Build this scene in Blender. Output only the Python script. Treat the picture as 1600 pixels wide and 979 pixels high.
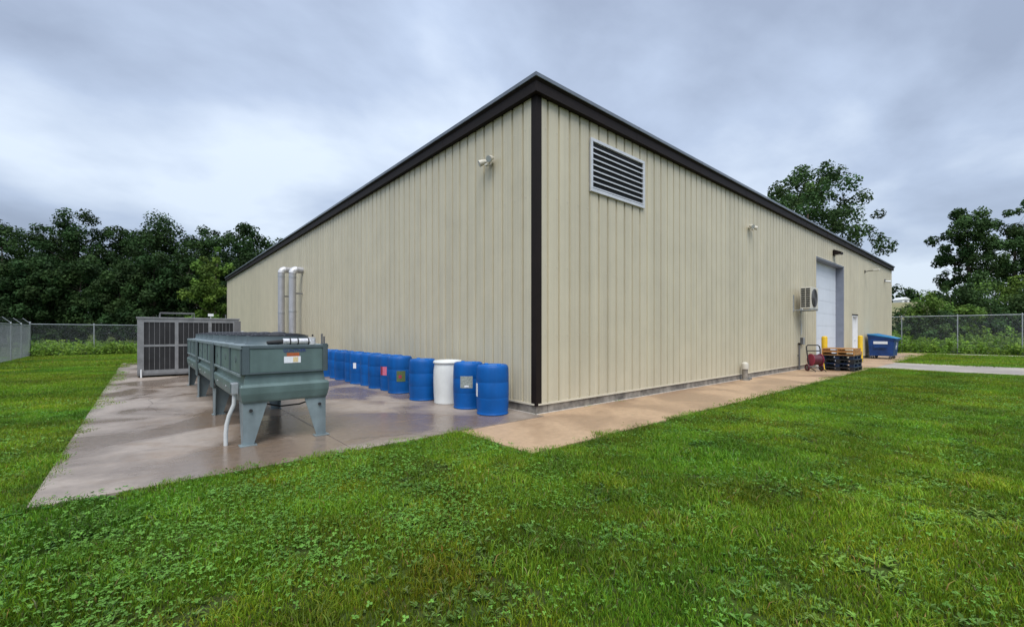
import bpy, math, random
import numpy as np
from mathutils import Vector, Matrix, noise
rad = math.radians
scene = bpy.context.scene
for o in list(bpy.data.objects): bpy.data.objects.remove(o)

# ------------------------------------------------------------------ camera
FPX, HY, CX, CAMH = 674.5, 519.0, 800.0, 1.5
CAM = Vector((-5.479, -5.709, CAMH))
RGT = Vector((.7593, -.6507, 0)); FWD = Vector((.6508, .7593, 0))
cd = bpy.data.cameras.new('camera'); cam = bpy.data.objects.new('camera', cd)
scene.collection.objects.link(cam); scene.camera = cam
cam.location = CAM
cam.rotation_euler = (rad(90), 0, -math.atan2(FWD.x, FWD.y))
cd.sensor_width = 36; cd.lens = FPX / 1600 * 36
cd.shift_y = (HY - 489.5) / 1600
cd.clip_end = 3000; cd.clip_start = .05

# ------------------------------------------------------------------ world and sun (overcast)
SUN_EL, SUN_AZ = rad(58), rad(218)
w = bpy.data.worlds.new('World'); scene.world = w; w.use_nodes = True
nt = w.node_tree; N = nt.nodes; L = nt.links; N.clear()
def wn(t, **k):
    n = N.new(t)
    for a, b in k.items(): setattr(n, a, b)
    return n
out = wn('ShaderNodeOutputWorld'); bg = wn('ShaderNodeBackground')
sky = wn('ShaderNodeTexSky', sky_type='NISHITA', sun_disc=False)
sky.sun_elevation = SUN_EL; sky.sun_rotation = SUN_AZ
tc = wn('ShaderNodeTexCoord'); sep = wn('ShaderNodeSeparateXYZ'); L.new(tc.outputs['Generated'], sep.inputs[0])
def wmath(op, a, b=None, clamp=False):
    n = wn('ShaderNodeMath', operation=op, use_clamp=clamp)
    for i, v in enumerate((a, b)):
        if v is None: continue
        if isinstance(v, (int, float)): n.inputs[i].default_value = v
        else: L.new(v, n.inputs[i])
    return n.outputs[0]
zz = wmath('ADD', wmath('MAXIMUM', sep.outputs[2], 0.0), .26)
cmb = wn('ShaderNodeCombineXYZ')
L.new(wmath('DIVIDE', sep.outputs[0], zz), cmb.inputs[0]); L.new(wmath('DIVIDE', sep.outputs[1], zz), cmb.inputs[1])
mp = wn('ShaderNodeMapping'); L.new(cmb.outputs[0], mp.inputs[0])
mp.inputs['Location'].default_value = (3.6, 9.4, 0); mp.inputs['Rotation'].default_value = (0, 0, .5); mp.inputs['Scale'].default_value = (.85, 1.0, 1)
n1 = wn('ShaderNodeTexNoise'); L.new(mp.outputs[0], n1.inputs['Vector'])
n1.inputs['Scale'].default_value = 1.15; n1.inputs['Detail'].default_value = 8; n1.inputs['Roughness'].default_value = .5; n1.inputs['Distortion'].default_value = .15
cr = wn('ShaderNodeValToRGB'); L.new(n1.outputs[0], cr.inputs[0])
e = cr.color_ramp.elements
e[0].position = .36; e[0].color = (.205, .243, .32, 1)
e[1].position = .64; e[1].color = (.47, .53, .61, 1)
m_ = cr.color_ramp.elements.new(.49); m_.color = (.30, .355, .455, 1)
# an even overcast layer over a little of the physical sky behind it; overcast skies are brighter towards the zenith
skys = wn('ShaderNodeMix', data_type='RGBA', blend_type='MULTIPLY'); skys.inputs[0].default_value = 1
L.new(sky.outputs[0], skys.inputs[6]); skys.inputs[7].default_value = (.1, .1, .1, 1)
mixn = wn('ShaderNodeMix', data_type='RGBA'); mixn.inputs[0].default_value = .88
L.new(skys.outputs[2], mixn.inputs[6]); L.new(cr.outputs[0], mixn.inputs[7])
grad = wmath('ADD', wmath('MULTIPLY', wmath('MAXIMUM', sep.outputs[2], 0.0), .55), .83)
fin = wn('ShaderNodeMix', data_type='RGBA', blend_type='MULTIPLY'); fin.inputs[0].default_value = 1
L.new(mixn.outputs[2], fin.inputs[6]); gc = wn('ShaderNodeCombineColor')
for i in range(3): L.new(grad, gc.inputs[i])
L.new(gc.outputs[0], fin.inputs[7]); L.new(fin.outputs[2], bg.inputs[0]); bg.inputs[1].default_value = .90
L.new(bg.outputs[0], out.inputs[0])
sd = bpy.data.lights.new('sun', 'SUN'); so = bpy.data.objects.new('sun', sd); scene.collection.objects.link(so)
sd.energy = 1.5; sd.angle = rad(38); sd.color = (1, .975, .93)
sdir = Vector((math.sin(SUN_AZ) * math.cos(SUN_EL), math.cos(SUN_AZ) * math.cos(SUN_EL), math.sin(SUN_EL)))
so.rotation_euler = sdir.to_track_quat('Z', 'Y').to_euler(); so.location = (0, 0, 40)
vs = scene.view_settings; vs.view_transform = 'Standard'; vs.look = 'None'; vs.gamma = 1; vs.exposure = 1.0
try: vs.use_curve_mapping = False
except Exception: pass
scene.render.engine = 'CYCLES'

# ------------------------------------------------------------------ helpers
COL = scene.collection
def ground(px, py, z=0.0):
    Z = FPX * (CAMH - z) / (py - HY); p = CAM + RGT * ((px - CX) / FPX * Z) + FWD * Z
    return Vector((p.x, p.y, z))
def at(px, Z):
    p = CAM + RGT * ((px - CX) / FPX * Z) + FWD * Z
    return Vector((p.x, p.y, 0))
def hgt(py, Z): return CAMH - (py - HY) * Z / FPX

class MB:
    def __init__(s): s.v = []; s.f = []
    def box(s, x0, x1, y0, y1, z0, z1):
        b = len(s.v)
        s.v += [(x0,y0,z0),(x1,y0,z0),(x1,y1,z0),(x0,y1,z0),(x0,y0,z1),(x1,y0,z1),(x1,y1,z1),(x0,y1,z1)]
        s.f += [tuple(b+i for i in q) for q in ((3,2,1,0),(4,5,6,7),(0,1,5,4),(1,2,6,5),(2,3,7,6),(3,0,4,7))]
        return s
    def quad(s, *p):
        b = len(s.v); s.v += [tuple(q) for q in p]; s.f.append(tuple(range(b, b+len(p)))); return s
    def cyl(s, p0, p1, r0, r1=None, n=12, caps=True):
        r1 = r0 if r1 is None else r1
        p0 = Vector(p0); p1 = Vector(p1); d = (p1-p0).normalized()
        a = d.orthogonal().normalized(); c = d.cross(a); b = len(s.v)
        for p, r in ((p0, r0), (p1, r1)):
            for i in range(n):
                t = 2*math.pi*i/n; s.v.append(tuple(p + a*math.cos(t)*r + c*math.sin(t)*r))
        for i in range(n):
            j = (i+1) % n; s.f.append((b+i, b+j, b+n+j, b+n+i))
        if caps: s.f.append(tuple(b+i for i in reversed(range(n)))); s.f.append(tuple(b+n+i for i in range(n)))
        return s
    def tube(s, pts, r, n=8):
        pts = [Vector(p) for p in pts]; rs = r if isinstance(r, (list, tuple)) else [r]*len(pts); b = len(s.v)
        prev = None
        for k, p in enumerate(pts):
            d = (pts[min(k+1, len(pts)-1)] - pts[max(k-1, 0)]).normalized()
            a = d.orthogonal().normalized() if prev is None else (prev - d*prev.dot(d)).normalized()
            prev = a; c = d.cross(a)
            for i in range(n):
                t = 2*math.pi*i/n; s.v.append(tuple(p + (a*math.cos(t) + c*math.sin(t))*rs[k]))
        for k in range(len(pts)-1):
            for i in range(n):
                j = (i+1) % n; s.f.append((b+k*n+i, b+k*n+j, b+(k+1)*n+j, b+(k+1)*n+i))
        s.f.append(tuple(b+i for i in reversed(range(n)))); s.f.append(tuple(b+(len(pts)-1)*n+i for i in range(n)))
        return s
    def lathe(s, prof, n=24, c=(0,0,0)):
        b = len(s.v)
        for r, z in prof:
            for i in range(n):
                t = 2*math.pi*i/n; s.v.append((c[0]+r*math.cos(t), c[1]+r*math.sin(t), c[2]+z))
        for k in range(len(prof)-1):
            for i in range(n):
                j = (i+1) % n; s.f.append((b+k*n+i, b+k*n+j, b+(k+1)*n+j, b+(k+1)*n+i))
        s.f.append(tuple(b+i for i in reversed(range(n)))); s.f.append(tuple(b+(len(prof)-1)*n+i for i in range(n)))
        return s
    def ring(s, c, R, r, axis='z', n=20, m=6):
        b = len(s.v); c = Vector(c)
        for i in range(n):
            t = 2*math.pi*i/n
            for j in range(m):
                u = 2*math.pi*j/m; q = (R + r*math.cos(u)); h = r*math.sin(u)
                p = {'z': (q*math.cos(t), q*math.sin(t), h), 'y': (q*math.cos(t), h, q*math.sin(t)), 'x': (h, q*math.cos(t), q*math.sin(t))}[axis]
                s.v.append(tuple(c + Vector(p)))
        for i in range(n):
            for j in range(m):
                i2 = (i+1) % n; j2 = (j+1) % m
                s.f.append((b+i*m+j, b+i2*m+j, b+i2*m+j2, b+i*m+j2))
        return s
    def prism(s, poly, ext):           # poly: list of 3D points, ext: extrusion vector
        b = len(s.v); n = len(poly); ext = Vector(ext)
        s.v += [tuple(p) for p in poly] + [tuple(Vector(p)+ext) for p in poly]
        s.f.append(tuple(b+i for i in reversed(range(n)))); s.f.append(tuple(b+n+i for i in range(n)))
        for i in range(n):
            j = (i+1) % n; s.f.append((b+i, b+j, b+n+j, b+n+i))
        return s
    def mesh(s, name, m=None, smooth=False):
        me = bpy.data.meshes.new(name); me.from_pydata(s.v, [], s.f)
        if m: me.materials.append(m)
        if smooth:
            me.polygons.foreach_set('use_smooth', [True]*len(me.polygons))
            try: me.set_sharp_from_angle(angle=rad(38))
            except Exception: pass
        me.update(); return me
    def build(s, name, m, parent=None, loc=None, smooth=False, bevel=0, rz=None):
        return obj(name, s.mesh(name, m, smooth), parent, loc, bevel, rz)
def obj(name, me, parent=None, loc=None, bevel=0, rz=None):
    o = bpy.data.objects.new(name, me); COL.objects.link(o); o.parent = parent
    if loc is not None: o.location = loc
    if rz is not None: o.rotation_euler.z = rz
    if bevel:
        b = o.modifiers.new('bevel', 'BEVEL'); b.width = bevel; b.segments = 2; b.limit_method = 'ANGLE'
    return o
def tag(o, label=None, cat=None, group=None, kind=None):
    if label: o['label'] = label
    if cat: o['category'] = cat
    if group: o['group'] = group
    if kind: o['kind'] = kind
    return o
def thing(name, label, cat, loc=(0,0,0), rz=0, group=None):
    o = bpy.data.objects.new(name, None); COL.objects.link(o); o.location = loc; o.rotation_euler.z = rz; o.empty_display_size = .2
    return tag(o, label, cat, group)

# ------------------------------------------------------------------ materials
def mat(name, col, rough=.6, metal=0, var=.12, scale=3.0, bump=0, bscale=40, col2=None, spec=None, stretch=None, streak=0, coat=0, trans=0, objrand=0, rvar=0, detail=5, tint=None):
    m = bpy.data.materials.new(name); m.use_nodes = True; nt = m.node_tree; N = nt.nodes; L = nt.links
    b = N['Principled BSDF']; b.inputs['Roughness'].default_value = rough; b.inputs['Metallic'].default_value = metal
    if spec is not None: b.inputs['Specular IOR Level'].default_value = spec
    if coat: b.inputs['Coat Weight'].default_value = coat
    g = N.new('ShaderNodeNewGeometry'); mp = N.new('ShaderNodeMapping'); L.new(g.outputs['Position'], mp.inputs[0])
    if stretch: mp.inputs['Scale'].default_value = stretch
    n = N.new('ShaderNodeTexNoise'); L.new(mp.outputs[0], n.inputs['Vector']); n.inputs['Scale'].default_value = scale; n.inputs['Detail'].default_value = detail
    n.inputs['Roughness'].default_value = .6
    cr = N.new('ShaderNodeValToRGB'); L.new(n.outputs[0], cr.inputs[0])
    c2 = col2 or tuple(c*(1-var) for c in col); c1 = col if col2 else tuple(min(1, c*(1+var)) for c in col)
    cr.color_ramp.elements[0].position = .32; cr.color_ramp.elements[0].color = (*c2, 1)
    cr.color_ramp.elements[1].position = .68; cr.color_ramp.elements[1].color = (*c1, 1)
    src = cr.outputs[0]
    def mul(a, fac):
        x = N.new('ShaderNodeMix'); x.data_type = 'RGBA'; x.blend_type = 'MULTIPLY'; x.inputs[0].default_value = 1
        L.new(a, x.inputs[6]); L.new(fac, x.inputs[7]); return x.outputs[2]
    if streak:
        mp2 = N.new('ShaderNodeMapping'); L.new(g.outputs['Position'], mp2.inputs[0]); mp2.inputs['Scale'].default_value = (5, 5, .12)
        n2 = N.new('ShaderNodeTexNoise'); L.new(mp2.outputs[0], n2.inputs['Vector']); n2.inputs['Scale'].default_value = 1.0; n2.inputs['Detail'].default_value = 4
        r2 = N.new('ShaderNodeMapRange'); L.new(n2.outputs[0], r2.inputs[0]); r2.inputs[1].default_value = .3; r2.inputs[2].default_value = .7; r2.inputs[3].default_value = 1-streak; r2.inputs[4].default_value = 1
        src = mul(src, r2.outputs[0])
    if objrand:
        oi = N.new('ShaderNodeObjectInfo'); r3 = N.new('ShaderNodeMapRange'); L.new(oi.outputs['Random'], r3.inputs[0]); r3.inputs[3].default_value = 1-objrand; r3.inputs[4].default_value = 1
        src = mul(src, r3.outputs[0])
    if tint:
        a = N.new('ShaderNodeAttribute'); a.attribute_name = tint[1]; a.attribute_type = tint[0]
        src = mul(src, a.outputs['Color'])
    L.new(src, b.inputs['Base Color'])
    if rvar:
        r4 = N.new('ShaderNodeMapRange'); L.new(n.outputs[0], r4.inputs[0]); r4.inputs[1].default_value = .3; r4.inputs[2].default_value = .7; r4.inputs[3].default_value = rough-rvar; r4.inputs[4].default_value = rough+rvar
        L.new(r4.outputs[0], b.inputs['Roughness'])
    if bump:
        nb = N.new('ShaderNodeTexNoise'); L.new(g.outputs['Position'], nb.inputs['Vector']); nb.inputs['Scale'].default_value = bscale; nb.inputs['Detail'].default_value = 3
        bp = N.new('ShaderNodeBump'); bp.inputs['Strength'].default_value = bump; bp.inputs['Distance'].default_value = .02
        L.new(nb.outputs[0], bp.inputs['Height']); L.new(bp.outputs[0], b.inputs['Normal'])
    if trans:
        tr = N.new('ShaderNodeBsdfTranslucent'); L.new(src, tr.inputs[0]); mx = N.new('ShaderNodeMixShader'); mx.inputs[0].default_value = trans
        o = N['Material Output']; L.new(b.outputs[0], mx.inputs[1]); L.new(tr.outputs[0], mx.inputs[2]); L.new(mx.outputs[0], o.inputs[0])
    return m
def concrete(name, dry, wet, scale, thr, r_dry, r_wet, stain=None):
    """concrete with wet patches: darker and glossier where water lies"""
    m = bpy.data.materials.new(name); m.use_nodes = True; nt = m.node_tree; N = nt.nodes; L = nt.links; b = N['Principled BSDF']
    g = N.new('ShaderNodeNewGeometry')
    def nz(s, d=6, r=.55, dist=0):
        n = N.new('ShaderNodeTexNoise'); L.new(g.outputs['Position'], n.inputs['Vector']); n.inputs['Scale'].default_value = s; n.inputs['Detail'].default_value = d; n.inputs['Roughness'].default_value = r; n.inputs['Distortion'].default_value = dist
        return n.outputs[0]
    def ramp(f, a, b_, ca, cb):
        c = N.new('ShaderNodeValToRGB'); L.new(f, c.inputs[0]); c.color_ramp.elements[0].position = a; c.color_ramp.elements[1].position = b_
        c.color_ramp.elements[0].color = (*ca, 1); c.color_ramp.elements[1].color = (*cb, 1); return c.outputs[0]
    def mixc(f, a, c, bt='MIX'):
        x = N.new('ShaderNodeMix'); x.data_type = 'RGBA'; x.blend_type = bt
        if isinstance(f, float): x.inputs[0].default_value = f
        else: L.new(f, x.inputs[0])
        for s_, i in ((a, 6), (c, 7)):
            if isinstance(s_, tuple): x.inputs[i].default_value = (*s_, 1)
            else: L.new(s_, x.inputs[i])
        return x.outputs[2]
    wetf = ramp(nz(scale, 5, .5, .6), thr-.07, thr+.07, (0,0,0), (1,1,1))
    fine = ramp(nz(9, 8, .7), .3, .72, (.8,.8,.8), (1.1,1.1,1.1)); grain = ramp(nz(120, 2), .3, .7, (.86,.86,.86), (1.06,1.06,1.06))
    col = mixc(wetf, dry, wet); col = mixc(1.0, col, fine, 'MULTIPLY'); col = mixc(1.0, col, grain, 'MULTIPLY')
    if stain: col = mixc(ramp(nz(.9, 6, .65, 1.0), .52, .72, (0,0,0), (.75,.75,.75)), col, stain)
    oi = N.new('ShaderNodeObjectInfo'); r3 = N.new('ShaderNodeMapRange'); L.new(oi.outputs['Random'], r3.inputs[0]); r3.inputs[3].default_value = .93; r3.inputs[4].default_value = 1.03
    col = mixc(1.0, col, r3.outputs[0], 'MULTIPLY')
    L.new(col, b.inputs['Base Color'])
    r = N.new('ShaderNodeMapRange'); L.new(wetf, r.inputs[0]); r.inputs[3].default_value = r_dry; r.inputs[4].default_value = r_wet; L.new(r.outputs[0], b.inputs['Roughness'])
    bp = N.new('ShaderNodeBump'); bp.inputs['Strength'].default_value = .12; bp.inputs['Distance'].default_value = .01; L.new(nz(60, 4), bp.inputs['Height']); L.new(bp.outputs[0], b.inputs['Normal'])
    return m

M = dict(
 beige=mat('beige_metal', (.60,.545,.40), .45, 0, .05, 1.2, streak=.14, objrand=.07, bump=.10, bscale=2.2),
 beige_trim=mat('beige_trim', (.62,.57,.45), .45, 0, .06, 4),
 brown=mat('dark_brown_metal', (.014,.009,.0075), .6, 0, .15, 3, spec=.18),
 roofgrey=mat('grey_roof_edge', (.16,.18,.21), .38, .3, .15, 4),
 roof=mat('roof_metal', (.22,.23,.25), .5, .4),
 found=mat('foundation_concrete', (.33,.30,.255), .9, 0, .3, 4, col2=(.11,.098,.085), bump=.4, bscale=30),
 caulk=mat('joint_filler', (.5,.46,.41), .8, 0, .3, 8),
 white=mat('white_paint', (.76,.77,.78), .45, 0, .05, 5),
 doorwhite=mat('door_white', (.66,.70,.76), .42, 0, .03, 2, streak=.04),
 jamb=mat('grey_jamb', (.20,.22,.27), .5, 0, .1, 3),
 louver=mat('louver_aluminium', (.62,.63,.64), .4, .35, .08, 8),
 black=mat('black_void', (.012,.012,.014), .7, 0, .1),
 green=mat('green_grey_casing', (.125,.185,.178), .42, .1, .20, 2.2, streak=.30, bump=.05, bscale=14),
 greenl=mat('green_grey_legs', (.215,.27,.285), .45, .1, .2, 3, streak=.28),
 greend=mat('green_grey_post', (.085,.115,.125), .45, .1, .14, 3, streak=.12),
 galv=mat('galvanised_steel', (.40,.42,.44), .42, .55, .14, 6),
 galvd=mat('weathered_steel', (.19,.19,.195), .5, .35, .2, 5, streak=.15),
 galvm=mat('dull_steel', (.28,.285,.29), .5, .4, .18, 5, streak=.15),
 coil=mat('dark_coil_fins', (.024,.024,.026), .6, .2, .35, 2, streak=.25),
 fan=mat('black_fan_plastic', (.022,.022,.027), .35, 0, .2, 8),
 silver=mat('silver_wrap', (.62,.62,.64), .38, .25, .2, 30, bump=.5, bscale=35),
 pipe=mat('pipe_cladding', (.47,.47,.49), .36, .4, .1, 3, streak=.12),
 conduit=mat('white_grey_conduit', (.55,.57,.57), .45, 0, .1, 6),
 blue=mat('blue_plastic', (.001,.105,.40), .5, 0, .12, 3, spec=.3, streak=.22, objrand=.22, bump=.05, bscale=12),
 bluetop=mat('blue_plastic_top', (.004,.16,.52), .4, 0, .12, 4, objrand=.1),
 whitepl=mat('white_plastic', (.70,.71,.69), .42, 0, .06, 4, streak=.06),
 paper=mat('white_label_paper', (.78,.80,.84), .6, 0, .1, 60),
 papgrey=mat('grey_label_paper', (.28,.31,.29), .6, 0, .4, 45),
 pappink=mat('pink_label_paper', (.62,.16,.26), .6, 0, .2, 40),
 papred=mat('dark_red_label', (.30,.03,.07), .6, 0, .2, 40),
 papgreen=mat('green_label_paper', (.09,.13,.05), .6, 0, .3, 45),
 orange=mat('orange_warning_label', (.42,.10,.03), .6, 0, .2, 40),
 tanpap=mat('tan_label_band', (.70,.55,.30), .6, 0, .2, 60),
 ink=mat('blue_ink', (.02,.03,.20), .6),
 rubber=mat('black_rubber', (.018,.018,.019), .7, 0, .2, 20),
 yellow=mat('yellow_paint', (.78,.50,.02), .45, 0, .1, 6, streak=.12),
 maroon=mat('maroon_hose', (.085,.012,.022), .5, 0, .25, 20),
 wood=mat('pallet_wood', (.50,.25,.08), .75, 0, .3, 9, objrand=.35, bump=.2),
 plastblue=mat('dark_blue_pallet', (.012,.035,.095), .5, 0, .2, 6, objrand=.3),
 plastblack=mat('black_pallet', (.016,.017,.02), .55, 0, .2, 6),
 dump=mat('blue_dumpster_paint', (.004,.045,.20), .4, 0, .25, 4, streak=.2),
 lid=mat('light_blue_lid', (.03,.24,.50), .4, 0, .1, 4),
 beigepl=mat('beige_plastic', (.58,.55,.47), .45, 0, .06, 6),
 lens=mat('lamp_lens', (.55,.56,.55), .2, 0, .05),
 bark=mat('tree_bark', (.085,.068,.05), .9, 0, .3, 6, bump=.5, bscale=12),
 leafd=mat('dark_leaves', (.028,.066,.020), .7, 0, .25, .5, spec=.15, trans=.22, tint=('GEOMETRY','tint')),
 leafl=mat('light_leaves', (.10,.19,.035), .7, 0, .25, .5, spec=.15, trans=.25, tint=('GEOMETRY','tint')),
 leafm=mat('mid_leaves', (.042,.092,.028), .7, 0, .25, .5, spec=.15, trans=.22, tint=('GEOMETRY','tint')),
 weed=mat('weed_leaves', (.15,.29,.045), .6, 0, .3, .6, spec=.15, trans=.25, tint=('GEOMETRY','tint')),
 soil=mat('lawn_soil', (.055,.085,.018), 1.0, 0, .3, 1.2, col2=(.045,.050,.022), detail=9, spec=0),
 field=mat('dry_field', (.25,.21,.11), .95, 0, .25, .15, detail=9, col2=(.12,.14,.05)),
 scrub=mat('rough_ground', (.055,.085,.024), .95, 0, .35, .4, detail=9),
 pad=concrete('wet_pad_concrete', (.36,.30,.25), (.215,.16,.12), .55, .48, .55, .20, stain=(.20,.13,.075)),
 walk=concrete('tan_walk_concrete', (.49,.335,.205), (.37,.24,.145), .7, .53, .6, .34),
 drive=concrete('pale_drive_concrete', (.42,.38,.32), (.34,.30,.26), .5, .5, .7, .5),
)

# ------------------------------------------------------------------ ground and pavements
W_, D_ = 34.72, 37.75           # building footprint
EAVE = 5.84
mb = MB(); mb.quad((-900,-900,-.03),(900,-900,-.03),(900,900,-.03),(-900,900,-.03))
tag(mb.build('lawn_ground', M['soil']), kind='structure')
GZ = -.03                       # lawn soil level: the slabs stand 30 mm proud of it
def paving(name, m, rects, bevel=.006):
    root = bpy.data.objects.new(name, None); COL.objects.link(root); tag(root, kind='structure')
    for x0, x1, y0, y1 in rects:
        g = .004
        MB().box(x0+g, x1-g, y0+g, y1-g, -.12, 0).build('slab', m, root, bevel=bevel)
    return root
pr = []
vy = [-.20, 1.02, 4.62, 8.22, 11.82, 15.42, 19.02, 22.6]
for a, b in zip(vy[:-1], vy[1:]):
    pr += [(-6.24, -3.41, a, b), (-3.41, 0.01, a, b)]
paving('equipment_pad', M['pad'], pr)
pad_root = [o for o in bpy.data.objects if o.name == 'equipment_pad'][0]
M['crack'] = mat('crack_dirt', (.05,.04,.035), .9, 0, .3, 20)
for sd_, p0, p1 in ((1, (-6.2, 3.1), (-3.45, 2.5)), (2, (-3.3, 6.9), (-.9, 7.6)), (3, (-5.2, 4.7), (-5.6, 8.1)), (4, (-3.3, .35), (-1.95, -.15))):
    q = random.Random(sd_); a = Vector((*p0, 0)); b = Vector((*p1, 0)); d = (b-a).normalized(); n_ = Vector((-d.y, d.x, 0)); mb = MB(); k_ = 22; off = 0
    for i in range(k_+1):
        off += q.gauss(0, .035); p = a.lerp(b, i/k_) + n_*off; w_ = q.uniform(.0012, .0042)
        mb.v += [tuple(p-n_*w_+Vector((0,0,.0015))), tuple(p+n_*w_+Vector((0,0,.0015)))]
        if i: mb.f.append((2*i-2, 2*i, 2*i+1, 2*i-1))
    mb.build('crack', M['crack'], pad_root)
wr = []; xs = [-1.80, 1.6, 5.0, 8.4, 11.8, 15.2, 18.0, 22.85, 26.2, 29.6, 33.0, 37.3]
for a, b in zip(xs[:-1], xs[1:]): wr.append((a, b, -1.80, -.20 if a < 0 else .01))
wr[0] = (-1.80, 1.6, -1.80, -.215)
wr.append((0.0, 1.6, -.207, .01))
paving('tan_sidewalk', M['walk'], wr)
paving('driveway', M['drive'], [(18.0, 22.85, -1.81-5*(k+1), -1.81-5*k) for k in range(6)])
paving('fence_path', M['drive'], [(36.0, 37.3, -1.81-4*(k+1), -1.81-4*k) for k in range(7)])
PAVED = [(-6.24, .05, -.2, 22.6), (-1.8, 37.3, -1.8, .05), (18, 22.85, -40, -1.8), (36, 37.3, -40, -1.8), (0, W_, 0, D_)]
def paved(x, y, e=.0):
    return any(a+e < x < b-e and c+e < y < d-e for a, b, c, d in PAVED)
# low rise with dry field beyond the right-hand fence
mb = MB(); nx, ny = 40, 24; c0 = at(1420, 120); du = RGT; dv = FWD
for j in range(ny+1):
    for i in range(nx+1):
        a, b = (i/nx-.5)*150, (j/ny-.5)*90
        hgt_ = 10.0*math.exp(-(a/52)**2-(b/30)**2) + .4*noise.noise(Vector((a*.05, b*.05, 3)))*math.exp(-(a/40)**2-(b/25)**2) - .12
        p = c0 + du*a + dv*b; mb.v.append((p.x, p.y, hgt_))
for j in range(ny):
    for i in range(nx):
        k = j*(nx+1)+i; mb.f.append((k, k+1, k+nx+2, k+nx+1))
tag(mb.build('far_field_rise', M['field'], smooth=True), kind='structure')

# ------------------------------------------------------------------ the building
B = thing('metal_building', 'long beige ribbed metal building with dark brown corner and eaves', 'building')
PW = .915
def panel_mesh(w, z0, z1, cache={}):
    k = (round(w,3), round(z0,3), round(z1,3))
    if k in cache: return cache[k]
    pr = []; c = 0.0
    while c < w-1e-4:
        for dx, dy in ((0,0),(.075,0),(.083,-.004),(.093,-.004),(.101,0),(.158,0),(.166,-.004),(.176,-.004),(.184,0),(.240,0),(.250,.040),(.288,.040),(.298,0)):
            if c+dx < w-1e-4: pr.append((c+dx, dy))
        c += .305
    pr.append((w, pr[-1][1] if w % .305 > .01 and (.305-w % .305) > .01 else 0))
    mb = MB(); n = len(pr)
    mb.v = [(x, y, z) for z in (z0, z1) for x, y in pr]
    mb.f = [(i, i+1, n+i+1, n+i) for i in range(n-1)]
    me = mb.mesh('wall_panel', M['beige']); cache[k] = me; return me
def panel_run(a, b, z0, z1, face):
    x = a
    while x < b-.02:
        w = min(PW, b-x)
        if b-x-w < .04: w = b-x
        me = panel_mesh(w, z0, z1)
        if face == 'front': obj('wall_panel', me, B, (x, 0, 0))
        else: obj('wall_panel', me, B, (0, x+w, 0), rz=-math.pi/2)
        x += w
ZB = .175
DX0, DX1, DZ = 17.0, 21.62, 4.78      # overhead door opening
MX0, MX1, MZ = 23.45, 24.60, 2.42     # side door opening
panel_run(.03, D_-.03, ZB, EAVE, 'left')
panel_run(.03, DX0, ZB, EAVE, 'front'); panel_run(DX0, DX1, DZ, EAVE, 'front'); panel_run(DX1, MX0, ZB, EAVE, 'front')
panel_run(MX0, MX1, MZ, EAVE, 'front'); panel_run(MX1, W_-.03, ZB, EAVE, 'front')
# structural walls behind the sheets
mb = MB()
mb.box(.052, .25, .06, D_, ZB, EAVE-.02)
mb.box(.26, DX0-.06, .052, .25, ZB, EAVE-.02).box(DX0-.06, DX1+.06, .052, .25, DZ+.06, EAVE-.02).box(DX1+.06, MX0-.05, .052, .25, ZB, EAVE-.02)
mb.box(MX0-.05, MX1+.05, .052, .25, MZ+.05, EAVE-.02).box(MX1+.05, W_, .052, .25, ZB, EAVE-.02)
mb.box(W_-.2, W_-.002, .26, D_-.21, ZB, EAVE-.02).box(.26, W_-.001, D_-.2, D_-.001, ZB, EAVE-.02)
mb.build('wall_core', M['beige'], B)
mb = MB()
mb.box(.015, .3, .015, D_, -.2, ZB-.004)
for a, b in ((.31, DX0), (DX1, MX0), (MX1, W_)): mb.box(a, b, .015, .3, -.2, ZB-.004)
mb.box(W_-.3, W_-.01, .31, D_-.31, -.2, ZB-.004).box(.31, W_-.01, D_-.3, D_-.01, -.2, ZB-.004)
mb.build('foundation', M['found'], B, bevel=.008)
# thin filler bead where paving meets the foundation, and base trim under the sheets
MB().box(.0, DX0, -.022, .013, -.05, .006).build('joint_filler', M['caulk'], B)
MB().box(-.02, .013, .03, D_, -.05, .006).build('joint_filler', M['caulk'], B)
for a, b in ((.04, DX0), (DX1, MX0), (MX1, W_)): MB().box(a, b, -.014, .012, ZB-.018, ZB+.014).build('base_trim', M['beige_trim'], B)
MB().box(-.014, .012, .04, D_, ZB-.018, ZB+.014).build('base_trim', M['beige_trim'], B)
def L_trim(x, y, sx, sy, leg, m, z0, z1):
    mb = MB(); o = .012
    X = lambda d: x + sx*d
    Y = lambda d: y + sy*d
    poly = [(X(-o),Y(-o)),(X(leg),Y(-o)),(X(leg),Y(.03)),(X(leg-.004),Y(.03)),(X(leg-.004),Y(-o+.004)),(X(-o+.004),Y(-o+.004)),(X(-o+.004),Y(leg-.004)),(X(.03),Y(leg-.004)),(X(.03),Y(leg)),(X(-o),Y(leg))]
    mb.prism([(a, b, z0) for a, b in poly], (0, 0, z1-z0))
    return mb.build('corner_trim', m, B)
L_trim(0, 0, 1, 1, .125, M['brown'], ZB-.03, EAVE)
L_trim(W_, 0, -1, 1, .125, M['beige_trim'], ZB-.03, EAVE)
L_trim(0, D_, 1, -1, .125, M['beige_trim'], ZB-.03, EAVE)
def sweep(name, prof, m):
    mb = MB(); n = len(prof)
    for cx_, cy_, sx, sy in ((0,0,-1,-1),(W_,0,1,-1),(W_,D_,1,1),(0,D_,-1,1)):
        for d, z in prof: mb.v.append((cx_+sx*d, cy_+sy*d, z))
    for k in range(4):
        for i in range(n-1):
            a = k*n+i; b = ((k+1) % 4)*n+i; mb.f.append((a, b, b+1, a+1))
    return mb.build(name, m, B)
sweep('soffit', [(-.05,5.846),(.10,5.846)], M['brown'])
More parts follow.
